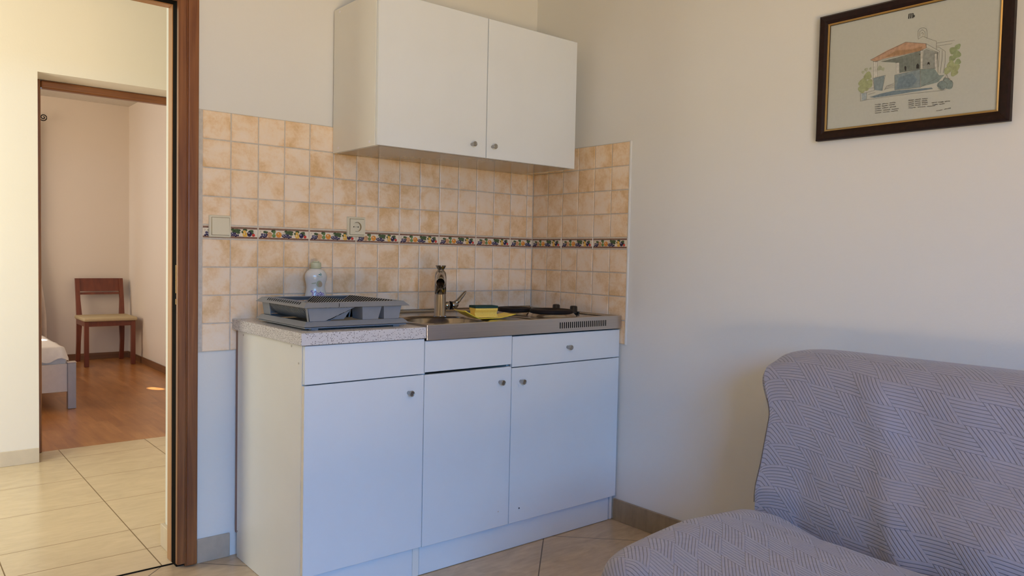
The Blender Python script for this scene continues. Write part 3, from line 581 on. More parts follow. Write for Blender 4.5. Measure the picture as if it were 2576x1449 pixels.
# top sheet: raised rim, pressed deck with round bowl hole
b = MB(); cx, cy, RB = -.785, -.375, .180; ZD = .8905
n = 72
rim0 = []; rim1 = []; deck = []; hole = []
def rect_pt(x0, x1, y0, y1, t):
    dx, dy = math.cos(t), math.sin(t)
    s = min(((x1 - cx) / dx) if dx > 1e-9 else ((x0 - cx) / dx) if dx < -1e-9 else 1e9, ((y1 - cy) / dy) if dy > 1e-9 else ((y0 - cy) / dy) if dy < -1e-9 else 1e9)
    return cx + dx * s, cy + dy * s
angs = sorted(set([2 * PI * i / n for i in range(n)] + [math.atan2(y - cy, x - cx) % (2 * PI) for x in (X0, X1) for y in (Y0 + .003, Y1)]
                  + [math.atan2(y - cy, x - cx) % (2 * PI) for x in (X0 + .012, X1 - .012) for y in (Y0 + .012, Y1 - .012)]
                  + [math.atan2(y - cy, x - cx) % (2 * PI) for x in (X0 + .016, X1 - .016) for y in (Y0 + .016, Y1 - .016)]))
R = []
for t in angs:
    a0 = rect_pt(X0, X1, Y0 + .003, Y1, t); a1 = rect_pt(X0 + .012, X1 - .012, Y0 + .012, Y1 - .012, t); a2 = rect_pt(X0 + .016, X1 - .016, Y0 + .016, Y1 - .016, t)
    c_, s_ = math.cos(t), math.sin(t)
    R.append([(*a0, ZS - .0006), (*a1, ZS), (*a2, ZD), (cx + c_ * (RB + .008), cy + s_ * (RB + .008), ZD), (cx + c_ * RB, cy + s_ * RB, ZD - .002),
              (cx + c_ * (RB - .006), cy + s_ * (RB - .006), ZD - .012), (cx + c_ * (RB - .02), cy + s_ * (RB - .02), ZD - .09), (cx + c_ * (RB - .05), cy + s_ * (RB - .05), ZD - .135), (cx + c_ * .04, cy + s_ * .04, ZD - .145), (cx + c_ * .001, cy + s_ * .001, ZD - .146)])
R.append(R[0]); b.grid(R, 'steel_top', smooth=False)
bmesh.ops.remove_doubles(b.bm, verts=b.bm.verts[:], dist=1e-6)
for f in b.bm.faces:
    if f.calc_center_median().z < ZD - .003: f.smooth = True
b.build('deck_with_bowl', st)
b = MB(); b.lathe([(.028, 0), (.032, .002), (.032, .004), (.024, .003), (.01, .0025)], 'chrome', (cx, cy, ZD - .1455)); b.build('drain', st)
b = MB()                                                      # pressed ridges and back upstand
b.box(X0 + .01, X1 - .01, Y1 - .011, Y1 - .002, ZD, ZS + .006, 'steel_top', .002)
for (x0, x1, y0, y1) in ((-.45, -.05, -.56, -.548), (-.45, -.05, -.065, -.053), (-.455, -.443, -.56, -.053), (-.052, -.042, -.56, -.053)):
    b.box(x0, x1, y0, y1, ZD - .001, ZD + .004, 'steel_top', .0018)
b.build('pressed_ridge', st)
b = MB()
for i in range(24):
    x = -.3655 + i * (.2635 / 23)
    z0, z1 = .8545, .8805
    pts = []
    r = .0026
    for k in range(7): a = PI * k / 6; pts.append((x + r * math.cos(a), Y0 - .0003, z1 - r + r * math.sin(a)))
    for k in range(7): a = PI + PI * k / 6; pts.append((x + r * math.cos(a), Y0 - .0003, z0 + r + r * math.sin(a)))
    b.quad(pts, 'dark_gap')
b.build('vent_grille', st)
def hotplate(x, y, r, zt):
    b = MB(); b.lathe([(r + .016, ZD + .0002), (r + .013, ZD + .004), (r + .004, zt - .0145), (r + .001, zt - .014)], 'steel_top', (x, y, 0), n=56, cap=False)
    p = b.build('hotplate_ring', st)
    b = MB(); b.lathe([(r, zt - .0155), (r + .0015, zt - .0130), (r + .0015, zt - .002), (r - .002, zt), (r - .014, zt), (r - .016, zt - .0012), (.026, zt - .0012), (.024, zt - .003), (.0005, zt - .003)], 'iron_black', (x, y, 0), n=56)
    b.build('hotplate', st)
hotplate(-.300, -.232, .0745, .9150)
hotplate(-.240, -.408, .0915, .9170)
for (x, y) in ((-.0745, -.262), (-.0745, -.376)):
    b = MB(); b.lathe([(.024, ZD), (.024, ZD + .006), (.0175, ZD + .010), (.0165, ZD + .031), (.0135, ZD + .035), (.001, ZD + .0355)], 'bakelite', (x, y, 0), n=28)
    b.prism([(x - .004, y - .034, ZD + .003), (x + .004, y - .034, ZD + .003), (x + .007, y, ZD + .006), (x + .007, y, ZD + .016), (x - .007, y, ZD + .016), (x - .007, y, ZD + .006)], (0, 0, .003), 'bakelite') if False else None
    b.box(x - .0035, x + .0035, y - .036, y + .0, ZD + .003, ZD + .011, 'bakelite', .0015)
    b.build('control_knob', st)

# ------------------------------------------------------------------ faucet
fx, fy = -.711, -.253
fa = thing('mixer_tap', 'chrome single-lever mixer tap behind the round sink bowl', 'faucet', (fx, fy, ZD))
b = MB(); b.lathe([(.0262, ZD + .0003), (.0262, ZD + .004), (.0235, ZD + .006), (.0235, .980), (.0228, .9812)], 'chrome', (fx, fy, 0), n=40); b.build('body', fa)
b = MB(); b.lathe([(.0225, .9818), (.0237, .9828), (.0240, 1.02), (.0238, 1.05), (.0215, 1.068), (.015, 1.0765), (.012, 1.079), (.0135, 1.081), (.0205, 1.0935), (.0215, 1.0955), (.0205, 1.098), (.006, 1.0985), (.001, 1.0985)], 'chrome', (fx, fy, 0), n=40)
b.build('upper_body', fa)
b = MB(); dx, dy = -.567, -.824
pts = []; rs = []
for i in range(15):
    t = i / 14; L_ = .012 + .135 * t
    pts.append((fx + dx * L_, fy + dy * L_, 1.030 + .028 * math.sin(t * 2.2) - .020 * t * t)); rs.append(.0215 - .0055 * t)
b.tube(pts, rs, 'chrome', 20, flat=1.25)
b.build('spout', fa)
b = MB(); b.tube([(fx + .018, fy, .934), (fx + .047, fy, .934)], .0165, 'chrome', 28); b.tube([(fx + .048, fy, .934), (fx + .051, fy, .934)], .0178, 'bakelite', 28)
b.build('cartridge', fa)
b = MB(); b.tube([(fx + .052, fy, .934), (fx + .066, fy, .934), (fx + .076, fy, .938), (fx + .083, fy, .945)], [.0172, .017, .0155, .011], 'chrome', 24)
b.tube([(fx + .066, fy, .940), (fx + .086, fy - .002, .951), (fx + .104, fy - .004, .970), (fx + .118, fy - .006, .986), (fx + .124, fy - .007, .992)], [.0125, .0115, .0098, .0082, .0035], 'chrome', 18, flat=.75)
b.build('lever', fa)

# ------------------------------------------------------------------ wall cabinet
wc = thing('wall_cabinet', 'white two-door wall cabinet hung above the tiled splashback', 'cabinet', (-.565, -.17, 1.535))
b = MB(); xa, xb, ya, yb, za, zb = -1.068, -.066, -.334, -.0025, 1.535, 2.095
b.box(xa, xa + .016, ya, yb, za, zb, 'melamine_side', .0006); b.box(xb - .016, xb, ya, yb, za, zb, 'melamine_side', .0006)
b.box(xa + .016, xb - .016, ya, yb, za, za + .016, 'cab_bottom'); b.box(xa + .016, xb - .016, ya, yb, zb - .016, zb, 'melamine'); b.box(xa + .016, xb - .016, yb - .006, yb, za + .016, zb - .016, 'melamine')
b.build('carcass', wc)
for y, z in ((-.05, 1.552), (-.296, 1.552), (-.05, 2.08)): MB().lathe([(.005, 0), (.0045, .0012), (.001, .0014)], 'ink_white', (xa - .0013, y, z), 'X', 14).build('cover_cap', wc)
d = MB().box(xa + .001, -.5685, -.352, -.336, za + .001, zb - .001, 'melamine', .0012).build('door', wc); knob('knob', -.640, -.352, 1.583, d)
d = MB().box(-.5645, xb - .001, -.352, -.336, za + .001, zb - .001, 'melamine', .0012).build('door', wc); knob('knob', -.536, -.352, 1.584, d)

# ------------------------------------------------------------------ switch and socket
sw = thing('light_switch', 'cream rocker light switch on the tiles beside the door frame', 'switch', (-1.511, 0, 1.227))
b = MB(); b.box(-1.551, -1.471, -.007, .0, 1.187, 1.267, 'switch_cream', .003, 2); b.box(-1.549, -1.473, -.011, -.006, 1.189, 1.265, 'switch_cream', .002, 2); b.build('frame', sw)
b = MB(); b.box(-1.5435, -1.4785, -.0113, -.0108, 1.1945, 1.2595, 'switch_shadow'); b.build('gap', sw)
b = MB(); b.prism([(-1.5420, -.0155, 1.1960), (-1.4800, -.0155, 1.1960), (-1.4800, -.0125, 1.2580), (-1.5420, -.0125, 1.2580)], (0, .006, 0), 'switch_cream'); b.build('rocker', sw)
so = thing('power_socket', 'cream round-well power socket on the fruit border tiles', 'socket', (-.96, 0, 1.247))
sx, sz = -.962, 1.247
def sq(y, h): return [(sx + a * h, y, sz + c * h) for a, c in ((-1, -1), (1, -1), (1, 1), (-1, 1), (-1, -1))]
b = MB(); b.grid([sq(-.0004, .040), sq(-.006, .040), sq(-.0065, .0385), sq(-.0115, .0385), sq(-.0125, .0375), sq(-.0125, .0330), sq(-.003, .0330)], 'switch_cream', smooth=False); b.build('frame', so)
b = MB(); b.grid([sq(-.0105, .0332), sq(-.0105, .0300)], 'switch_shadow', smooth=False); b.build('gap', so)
b = MB(); n = 40; oR = []
for i in range(n + 1):
    t = 2 * PI * i / n; dx_, dz_ = math.cos(t), math.sin(t); s_ = .0312 / max(abs(dx_), abs(dz_))
    oR.append([(sx + dx_ * s_, -.0125, sz + dz_ * s_), (sx + dx_ * s_, -.0150, sz + dz_ * s_), (sx + dx_ * .0205, -.0150, sz + dz_ * .0205), (sx + dx_ * .0198, -.0135, sz + dz_ * .0198), ])
b.grid(oR, 'switch_cream', smooth=False)
b.grid([[(sx + math.cos(2 * PI * i / n) * .0198, -.0135, sz + math.sin(2 * PI * i / n) * .0198), (sx + math.cos(2 * PI * i / n) * .0198, -.0035, sz + math.sin(2 * PI * i / n) * .0198)] for i in range(n + 1)], 'switch_side_shade', smooth=False)
b.grid([[(sx + math.cos(2 * PI * i / n) * .0198, -.0035, sz + math.sin(2 * PI * i / n) * .0198), (sx + math.cos(2 * PI * i / n) * .0005, -.0035, sz + math.sin(2 * PI * i / n) * .0005)] for i in range(n + 1)], 'switch_cream', smooth=False); bmesh.ops.remove_doubles(b.bm, verts=b.bm.verts[:], dist=1e-6); b.build('socket_well', so)
b = MB()
for dx_, dz_, r in ((-.0095, 0, .0024), (.0095, 0, .0024), (0, 0, .0014)): b.lathe([(r, 0), (r, .0004)], 'dark_gap', (sx + dx_, -.0046, sz + dz_), 'Y', 14)
for s_ in (-1, 1): b.box(sx - .003, sx + .003, -.011, -.0045, sz + s_ * .0185 - .0012, sz + s_ * .0185 + .0012, 'knob_metal')
b.build('contacts', so)

# ------------------------------------------------------------------ dish rack
dk = thing('dish_rack', 'grey plastic dish drainer with drip tray on the speckled worktop', 'dish rack', (-1.23, -.34, .889))
RX0, RX1, RY0, RY1 = -1.416, -1.052, -.527, -.155
def ring(b, o0, z0, o1, z1, th, mat='rack_grey'):
    """sloping flange: outset o0 at z0 to outset o1 at z1"""
    def rect(o, z): return [(RX0 - o, RY0 - o, z), (RX1 + o, RY0 - o, z), (RX1 + o, RY1 + o, z), (RX0 - o, RY1 + o, z)]
    A, B, C, D = rect(o0, z0), rect(o1, z1), rect(o1, z1 - th), rect(o0 - .001, z0 - th * .3)
    for i in range(4):
        j = (i + 1) % 4
        b.quad([A[i], A[j], B[j], B[i]], mat); b.quad([D[i], D[j], C[j], C[i]], mat); b.quad([A[i], A[j], D[j], D[i]], mat)
b = MB(); ring(b, .014, .9015, -.002, .9165, .002); ring(b, -.002, .9165, -.006, .9165, .002)
b.box(RX0 - .006, RX1 + .006, RY0 - .006, RY1 + .006, .8945, .8985, 'rack_grey'); 
for x in (RX0 + .03, RX1 - .03):
    for y in (RY0 + .01, RY1 - .03): b.box(x - .012, x + .012, y - .01, y + .01, .8888, .8948, 'rack_grey')
b.build('drip_tray', dk)
b = MB(); ring(b, .014, .9625, -.002, .9775, .0025)
ZR = .9775
b.box(RX0 + .030, RX0 + .036, RY0 + .004, RY1 - .004, ZR - .003, ZR, 'rack_grey')
b.box(RX0 + .002, RX1 - .002, RY0 + .002, RY0 + .018, ZR - .003, ZR, 'rack_grey'); b.box(RX0 + .002, RX1 - .002, RY1 - .014, RY1 - .002, ZR - .003, ZR, 'rack_grey')
b.box(RX1 - .012, RX1 - .002, RY0 + .004, RY1 - .004, ZR - .003, ZR, 'rack_grey')
for i in range(17):                                        # slotted left band
    y = RY0 + .030 + i * .0192
    if i < 16: b.box(RX0 + .002, RX0 + .031, y, y + .0100, ZR - .003, ZR, 'rack_grey')
b.box(RX0 + .002, RX0 + .031, RY0 + .010, RY0 + .034, ZR - .003, ZR, 'rack_grey')
for i in range(16):
    y = -.222 - i * .0172
    b.quad([(RX0 - .0065, y, .9706), (RX0 - .0065, y - .0070, .9706), (RX0 + .0018, y - .0070, .9779), (RX0 + .0018, y, .9779)], 'dark_gap')
b.box(-1.308, -1.3065, RY0 - .0145, RY0 - .0135, .9635, .975, 'dark_gap')
b.build('rim', dk)
def well(t): return RX0 + .006 + t * .150, .9600 - .040 * math.sin(PI * min(1, t * 1.12)) ** .8 - .010 * t
b = MB()
for i in range(22):                                        # ribs of the plate well
    y = RY0 + .025 + i * .0152
    b.tube([(well(k / 12)[0], y, well(k / 12)[1] - .001) for k in range(13)], .0021, 'rack_grey', 6)
b.grid([[(well(k / 12)[0], y, well(k / 12)[1] + .0015) for k in range(13)] for y in (RY0 + .02, RY1 - .012)], 'dark_gap', smooth=False)  # dark sheet added as painted shade between the ribs
b.grid([[(well(k / 12)[0], y, well(k / 12)[1] + .0035) for k in range(13)] for y in (RY0 + .02, RY1 - .012)], 'rack_grey', smooth=False)
b.build('plate_well', dk)
for x0, x1 in ((-1.268, -1.228), (-1.128, -1.080)):
    b = MB(); z0_, z1_ = .944, ZR + .0005
    b.prism([(x0, RY0 + .026, z0_), (x1, RY0 + .026, z1_), (x1 + .006, RY0 + .026, z1_), (x1 + .006, RY0 + .026, z1_ - .004), (x0, RY0 + .026, z0_ - .004)], (0, RY1 - RY0 - .040, 0), 'rack_grey')
    for i in range(19):
        y = RY0 + .034 + i * .0168
        b.quad([(x0 + .002, y, z0_ + .0022), (x0 + .002, y + .0092, z0_ + .0022), (x1 + .001, y + .0092, z1_ + .0010), (x1 + .001, y, z1_ + .0010)], 'dark_gap')
    b.build('comb_rack', dk)
yp = RY0 - .0005
b = MB(); b.quad([(-1.352, RY0 + .10, .9185), (-1.056, RY0 + .10, .9185), (-1.056, RY0 + .10, .958), (-1.30, RY0 + .10, .958)], 'dark_gap')  # black sheet added for the shade inside the front opening
for i in range(20):
    x = -1.345 + i * .0145; b.prism([(x, RY0 + .098, .9185), (x + .0045, RY0 + .098, .9185), (x + .012, RY0 + .098, .955), (x + .0075, RY0 + .098, .955)], (0, .0012, 0), 'rack_grey')
b.build('inner_grid', dk)
MB().prism([(-1.410, yp, .960), (-1.243, yp, .960), (-1.350, yp, .9175), (-1.407, yp, .9175)], (0, .003, 0), 'rack_grey').build('end_panel', dk)
MB().prism([(-1.412, RY1 - .06, .962), (-1.412, RY1, .962), (-1.405, RY1, .917), (-1.405, RY1 - .06, .917)], (.003, 0, 0), 'rack_grey').build('side_web', dk)
MB().prism([(-1.413, yp, .962), (-1.413, yp + .016, .962), (-1.407, yp + .012, .9165), (-1.407, yp, .9165)], (.003, 0, 0), 'rack_grey').build('side_web', dk)
MB().prism([(-1.317, yp + .03, .9185), (-1.268, yp + .03, .9185), (-1.243, yp + .03, .950)], (0, .003, 0), 'rack_grey').build('inner_web', dk)
MB().prism([(-1.410, RY1 - .002, .960), (-1.060, RY1 - .002, .960), (-1.075, RY1 - .002, .918), (-1.400, RY1 - .002, .918)], (0, -.003, 0), 'rack_grey').build('end_panel', dk)
for xa_, xb_, xc, xd in ((-1.215, -1.141, -1.154, -1.213), (-1.133, -1.063, -1.072, -1.131)):
    b = MB(); y0, y1 = RY0 - .001, RY0 + .075
    top = [(xa_, y0, .961), (xb_, y0, .961), (xb_, y1, .961), (xa_, y1, .961)]; bot = [(xd, y0 + .002, .9172), (xc, y0 + .002, .9172), (xc, y1 - .004, .9172), (xd, y1 - .004, .9172)]
    for i in range(4):
        j = (i + 1) % 4; b.quad([bot[i], bot[j], top[j], top[i]], 'rack_grey')
    b.quad(bot, 'rack_grey')
    b.build('cutlery_bin', dk)

# ------------------------------------------------------------------ washing-up bottle
bx_, by_ = -1.160, -.055
bo = thing('dish_soap_bottle', 'white waisted washing-up liquid bottle with pale green cap behind the dish rack', 'bottle', (bx_, by_, .8888))
RZ = Matrix.Rotation(math.radians(-14), 3, 'Z')
prof = [(.030, .889), (.036, .892), (.041, .92), (.0435, .945), (.042, .968), (.0375, .990), (.0355, 1.005), (.0375, 1.020), (.0415, 1.035), (.0428, 1.046), (.040, 1.058), (.033, 1.068), (.024, 1.0745), (.0195, 1.077)]
b = MB(); b.lathe(prof, 'bottle_white', (bx_, by_, 0), n=40, sy=.62, rot=RZ); b.build('bottle_body', bo)
b = MB(); b.lathe([(.0185, 1.0772), (.0205, 1.079), (.0200, 1.099), (.0185, 1.1012)], 'cap_green', (bx_, by_, 0), n=32, sy=.8, rot=RZ)
b.lathe([(.013, 1.1012), (.0125, 1.1055), (.001, 1.106)], 'cap_green', (bx_, by_, 0), n=24, sy=.8, rot=RZ); b.build('cap', bo)
def rad(z):
    for (r0, z0), (r1, z1) in zip(prof, prof[1:]):
        if z0 <= z <= z1: return r0 + (r1 - r0) * (z - z0) / (z1 - z0)
    return .04
def on_bottle(x, z, d):
    r = rad(z) ; x = max(-r * .95, min(r * .95, x))
    y = -.62 * math.sqrt(max(1e-8, r * r - x * x)) - d
    return RZ @ Vector((x, y, 0)) + Vector((bx_, by_, z))
def text_mesh(body, size, off=0.0, shear=0.0):
    cu = bpy.data.curves.new('t', 'FONT'); cu.body = body; cu.size = size; cu.align_x = 'CENTER'; cu.offset = off; cu.shear = shear; cu.resolution_u = 3
    to = bpy.data.objects.new('t', cu); COL.objects.link(to)
    dg = bpy.context.evaluated_depsgraph_get(); me = bpy.data.meshes.new_from_object(to.evaluated_get(dg))
    vs = [v.co.copy() for v in me.vertices]; fs = [tuple(p.vertices) for p in me.polygons]
    bpy.data.objects.remove(to); bpy.data.curves.remove(cu); bpy.data.meshes.remove(me)
    return vs, fs
def label_text(b, body, size, x0, z0, mat, d, off=0.0, shear=0.0, tilt=0.0):
    vs, fs = text_mesh(body, size, off, shear)
    V = [b.bm.verts.new(on_bottle(x0 + v.x, z0 + v.y + v.x * tilt, d)) for v in vs]; k = b.mi(mat)
    for f in fs:
        try: q = b.bm.faces.new([V[i] for i in f]); q.material_index = k
        except ValueError: pass
b = MB()
label_text(b, 'Teta', .028, .002, .9705, 'ink_purple', .0009, .0019, .15, -.05)
label_text(b, 'Teta', .028, .002, .9705, 'ink_white', .0013, 0, .15, -.05)
label_text(b, 'Planan', .0088, .010, 1.0445, 'ink_olive', .0008)
b.quad([on_bottle(x, z, .0008) for x, z in ((.004, 1.054), (.016, 1.051), (.018, 1.053), (.008, 1.057))], 'ink_green')
b.quad([on_bottle(x, z, .0008) for x, z in ((.010, 1.061), (.017, 1.054), (.018, 1.056), (.013, 1.061))], 'ink_green')
b.quad([on_bottle(.009 + .011 * math.cos(t * PI / 8), 1.0185 + .013 * math.sin(t * PI / 8) , .0008) for t in range(16)], 'ink_olive')
b.quad([on_bottle(.013 + .0085 * math.cos(t * PI / 8), 1.0165 + .0105 * math.sin(t * PI / 8), .0012) for t in range(16)], 'kiwi_brown')
label_text(b, 'eco', .010, -.010, 1.018, 'ink_olive', .0008) if False else None
b.quad([on_bottle(x, z, .0008) for x, z in ((-.020, 1.021), (-.004, 1.024), (-.004, 1.020), (-.020, 1.018))], 'ink_olive')
b.build('print', bo, fix=False)

# ------------------------------------------------------------------ sponge and its tray
sy_ = -.42
b = MB(); P_ = []
for i in range(25):
    t = i / 24; x = -.735 + t * .255
    u_ = max(0, abs(x + .612) - .046); z = .8918 + (.034 * (u_ / .078) ** 1.3 if x < -.612 else .0125 * (u_ / .084) ** 1.3)
    row = []
    for j in range(9):
        s_ = j / 8; row.append((x + .012 * (s_ - .5), sy_ - .045 + s_ * .090, z + .002 * (2 * s_ - 1) ** 2))
    P_.append(row)
b.grid(P_, 'plastic_yellow')
o = b.build('sponge_dish', fix=True); tag(o, 'thin yellow curved plastic dish lying beside the sink bowl under a sponge', 'dish')
md = o.modifiers.new('s', 'SOLIDIFY'); md.thickness = .0028; md.offset = 1
sp = thing('kitchen_sponge', 'yellow waisted sponge with dark green scouring top on a yellow dish', 'sponge', (-.62, sy_, .9))
Rs = Matrix.Rotation(math.radians(-14), 3, 'Z')
def extr(b, prof, half, mat):   # profile in (y,z), extruded along x
    def tf(x, y, z): v = Rs @ Vector((x, y, 0)); return (-.617 + v.x, sy_ + v.y, z + .0012)
    n = 14; P_ = []
    for i in range(n + 1):
        x = -half + 2 * half * i / n
        P_.append([tf(x, y, z) for y, z in prof])
    b.grid(P_, mat, smooth=False); b.quad(P_[0], mat); b.quad(list(reversed(P_[-1])), mat)
b = MB(); prof_s = []
for t in range(15):
    a = t / 14; w = .032 - .0095 * math.sin(PI * min(1, max(0, (a - .12) / .70))) ** 1.2
    prof_s.append((-w, max(.8965, .8965) + .0365 * a))
full = prof_s + [(-y, z) for y, z in reversed(prof_s)] + [prof_s[0]]
extr(b, full, .0475, 'sponge_yellow'); bmesh.ops.remove_doubles(b.bm, verts=b.bm.verts[:], dist=1e-6); b.build('foam', sp)
b = MB(); extr(b, [(-.033, .933), (-.033, .9395), (-.029, .9425), (.029, .9425), (.033, .9395), (.033, .933), (-.033, .933)], .049, 'scour_green'); bmesh.ops.remove_doubles(b.bm, verts=b.bm.verts[:], dist=1e-6); b.build('scouring_pad', sp)

# ------------------------------------------------------------------ framed picture on the right wall
pc = thing('framed_picture', 'dark brown framed watercolour of a porticoed house on the right wall', 'picture', (.006, -1.752, 1.76))
PY0, PY1, PZ0, PZ1 = -1.463, -2.043, 1.553, 1.969      # left (far) edge, right edge
ASSERT = None
def frame_ring(b, w0, w1, x0a, x0b, mat):
    """mitred frame section between inset w0 (depth x0a) and inset w1 (depth x0b)"""
    def rc(w, x): return [(x, PY0 - w, PZ0 + w), (x, PY1 + w, PZ0 + w), (x, PY1 + w, PZ1 - w), (x, PY0 - w, PZ1 - w)]
    A, B = rc(w0, x0a), rc(w1, x0b)
    for i in range(4): j = (i + 1) % 4; b.quad([A[i], A[j], B[j], B[i]], mat)
b = MB(); frame_ring(b, 0, 0, .0065, -.012, 'frame_dark'); frame_ring(b, 0, .006, -.012, -.019, 'frame_dark'); frame_ring(b, .006, .020, -.019, -.016, 'frame_dark'); frame_ring(b, .020, .030, -.016, -.011, 'frame_dark')
b.build('frame', pc)
b = MB(); frame_ring(b, .030, .0335, -.0118, -.0132, 'frame_gold'); frame_ring(b, .0335, .036, -.0132, -.0100, 'frame_gold'); frame_ring(b, .036, .0365, -.010, -.005, 'frame_dark'); b.build('gold_slip', pc)
b = MB(); b.quad([(-.0060, PY0 - .03, PZ0 + .03), (-.0060, PY1 + .03, PZ0 + .03), (-.0060, PY1 + .03, PZ1 - .03), (-.0060, PY0 - .03, PZ1 - .03)], 'art_paper')
b.quad([(.0060, PY0 - .004, PZ0 + .004), (.0060, PY1 + .004, PZ0 + .004), (.0060, PY1 + .004, PZ1 - .004), (.0060, PY0 - .004, PZ1 - .004)], 'frame_dark')
b.build('paper', pc, fix=False)
b = MB(); dep = [-.0061]
def ap(s, t): return (dep[0], -1.463 - s, 1.555 + t)
def aline(w, col, pts, fat=.0006):
    w = w * fat
    for (x0, z0), (x1, z1) in zip(pts, pts[1:]):
        dx_, dz_ = x1 - x0, z1 - z0; l = math.hypot(dx_, dz_) or 1e-6; nx, nz = -dz_ / l * w / 2, dx_ / l * w / 2
        b.quad([ap(x0 + nx, z0 + nz), ap(x1 + nx, z1 + nz), ap(x1 - nx, z1 - nz), ap(x0 - nx, z0 - nz)], 'art_' + col)
rr = random.Random(5)
for it in ART:
    dep[0] -= .00001
    if it[0] == 0:
        pts = it[2]
        b.quad([ap(*p) for p in pts], 'art_' + it[1])
    elif it[0] == 1: aline(it[1] * 1.7, it[2], it[3])
    else:
        k = 14; ph = rr.random() * 6; it = it[:4] + (it[4] * 1.18,)
        b.quad([ap(it[2] + it[4] * (1 + .14 * math.sin(3 * t + ph)) * math.cos(t), it[3] + it[4] * (1 + .14 * math.sin(3 * t + ph)) * math.sin(t)) for t in [2 * PI * i / k for i in range(k)]], 'art_' + it[1])
dep[0] -= .0001
for x0, z0, x1, z1, words in SCR:
    ww = (x1 - x0) / words
    for w_ in range(words):
        n = 14; pts = []
        for i in range(n):
            t = i / (n - 1); x = x0 + ww * (w_ + t * .80); z = z0 + (z1 - z0) * (x - x0) / (x1 - x0)
            pts.append((x, z + (-1) ** i * rr.uniform(.0004, .0019)))
        aline(1.5, 'ink', pts)
b.build('watercolour', pc, fix=False)

# ------------------------------------------------------------------ sofa under a quilted cover
sf = thing('sofa', 'grey-lilac quilted cover draped over a sofa along the right wall', 'sofa', (-.6, -2.5, 0))
YE = -3.45
def ss(a, b_, x): x = max(0, min(1, (x - a) / (b_ - a))); return x * x * (3 - 2 * x)
def crease(y):
    k = max(0, min(1.35, (-1.66 - y) / .43)); return -.45 - .125 * k, .407 - .042 * k
def back_pt(y, s_):
    """profile of the backrest: s 0 rear bottom -> 1 crease"""
    cx_, cz_ = crease(y)
    e = max(0, min(1, (-1.50 - y) / .17)); er = math.sqrt(1 - (1 - e) ** 2)      # round the far top corner
    sag = -.006 * ss(-1.9, -2.3, y) * 0
    key = [(0, (-.030, .34)), (.14, (-.022, .60)), (.27, (-.040, .800)), (.33, (-.085, .855)), (.40, (-.165, .872)), (.47, (-.250, .868)), (.53, (-.325, .826)), (.60, (-.352, .755)),
           (.72, (-.385, .66)), (.86, (cx_ + .028, .52)), (.95, (cx_ + .002, cz_ + .05)), (1.0, (cx_ + .01, cz_ - .06))]
    for (s0, a), (s1, c_) in zip(key, key[1:]):
        if s_ <= s1:
            t = (s_ - s0) / (s1 - s0); x, z = a[0] + (c_[0] - a[0]) * t, a[1] + (c_[1] - a[1]) * t; break
    drop = .034 * (1 - er)
    if z > .78: z -= drop * ss(.80, .868, z)
    return x, z
def smooth_prof(fn, y, n):
    pts = [fn(y, i / n) for i in range(n + 1)]
    for _ in range(5):
        pts = [pts[0]] + [((p[0] + 2 * q[0] + r[0]) / 4, (p[1] + 2 * q[1] + r[1]) / 4) for p, q, r in zip(pts, pts[1:], pts[2:])] + [pts[-1]]
    return pts
def bulge(y, z):
    # soft folds running down the cover
    c_ = -1.82 - (0.86 - z) * .45
    return .020 * math.exp(-((y - c_) / .05) ** 2) + .008 * math.exp(-((y - c_ + .22) / .07) ** 2)
rows_ = []; uvs = []
ys = [-1.50 - .012 * i for i in range(26)]; 
while ys[-1] > YE: ys.append(ys[-1] - .025)
NP = 90
for y in ys:
    pts = smooth_prof(back_pt, y, NP); row = []; uv = []; L_ = 0; prev = None
    for i, (x, z) in enumerate(pts):
        s_ = i / NP
        front = ss(.5, .56, s_)
        inset = .052 * ss(.80, .66, z) * front + .05 * (1 - front) * 1.0 * ss(.3, .0, s_)
        yy = y - inset * max(0, 1 - (-1.50 - y) / .5)
        f = bulge(yy, z) * front * ss(-1.52, -1.62, y)
        f += .006 * (noise.noise(Vector((yy * 5, z * 4, 1.3)))) * front
        row.append((x - f, yy, z))
        if prev: L_ += math.hypot(x - prev[0], z - prev[1])
        prev = (x, z); uv.append((-yy, -L_))
    rows_.append(row); uvs.append(uv)
b = MB(); b.grid(rows_, 'quilt', uvs=uvs)
def endcap(row, uv0, off=.004):
    """close the far end of a draped profile with a flat fabric panel"""
    c = Vector((0, 0, 0))
    for p in row: c += Vector(p)
    c /= len(row)
    A = [tuple(p) for p in row]; B = [(p[0] + (c.x - p[0]) * .10, p[1] + off, p[2] + (c.z - p[2]) * .10) for p in row]; C = [(c.x + (p[0] - c.x) * .02, p[1] + off, c.z + (p[2] - c.z) * .02) for p in row]
    b.grid([A, B, C], 'quilt', uvs=[[(p[0], p[2]) for p in R_] for R_ in (A, B, C)])
endcap(rows_[0], uvs[0], .012)
b.build('backrest', sf)
b = MB(); b.tube([Vector(p) + Vector((-.001, .0015, 0)) for p in rows_[0][58:88]], .0011, 'piping', 6); b.build('seam_piping', sf)

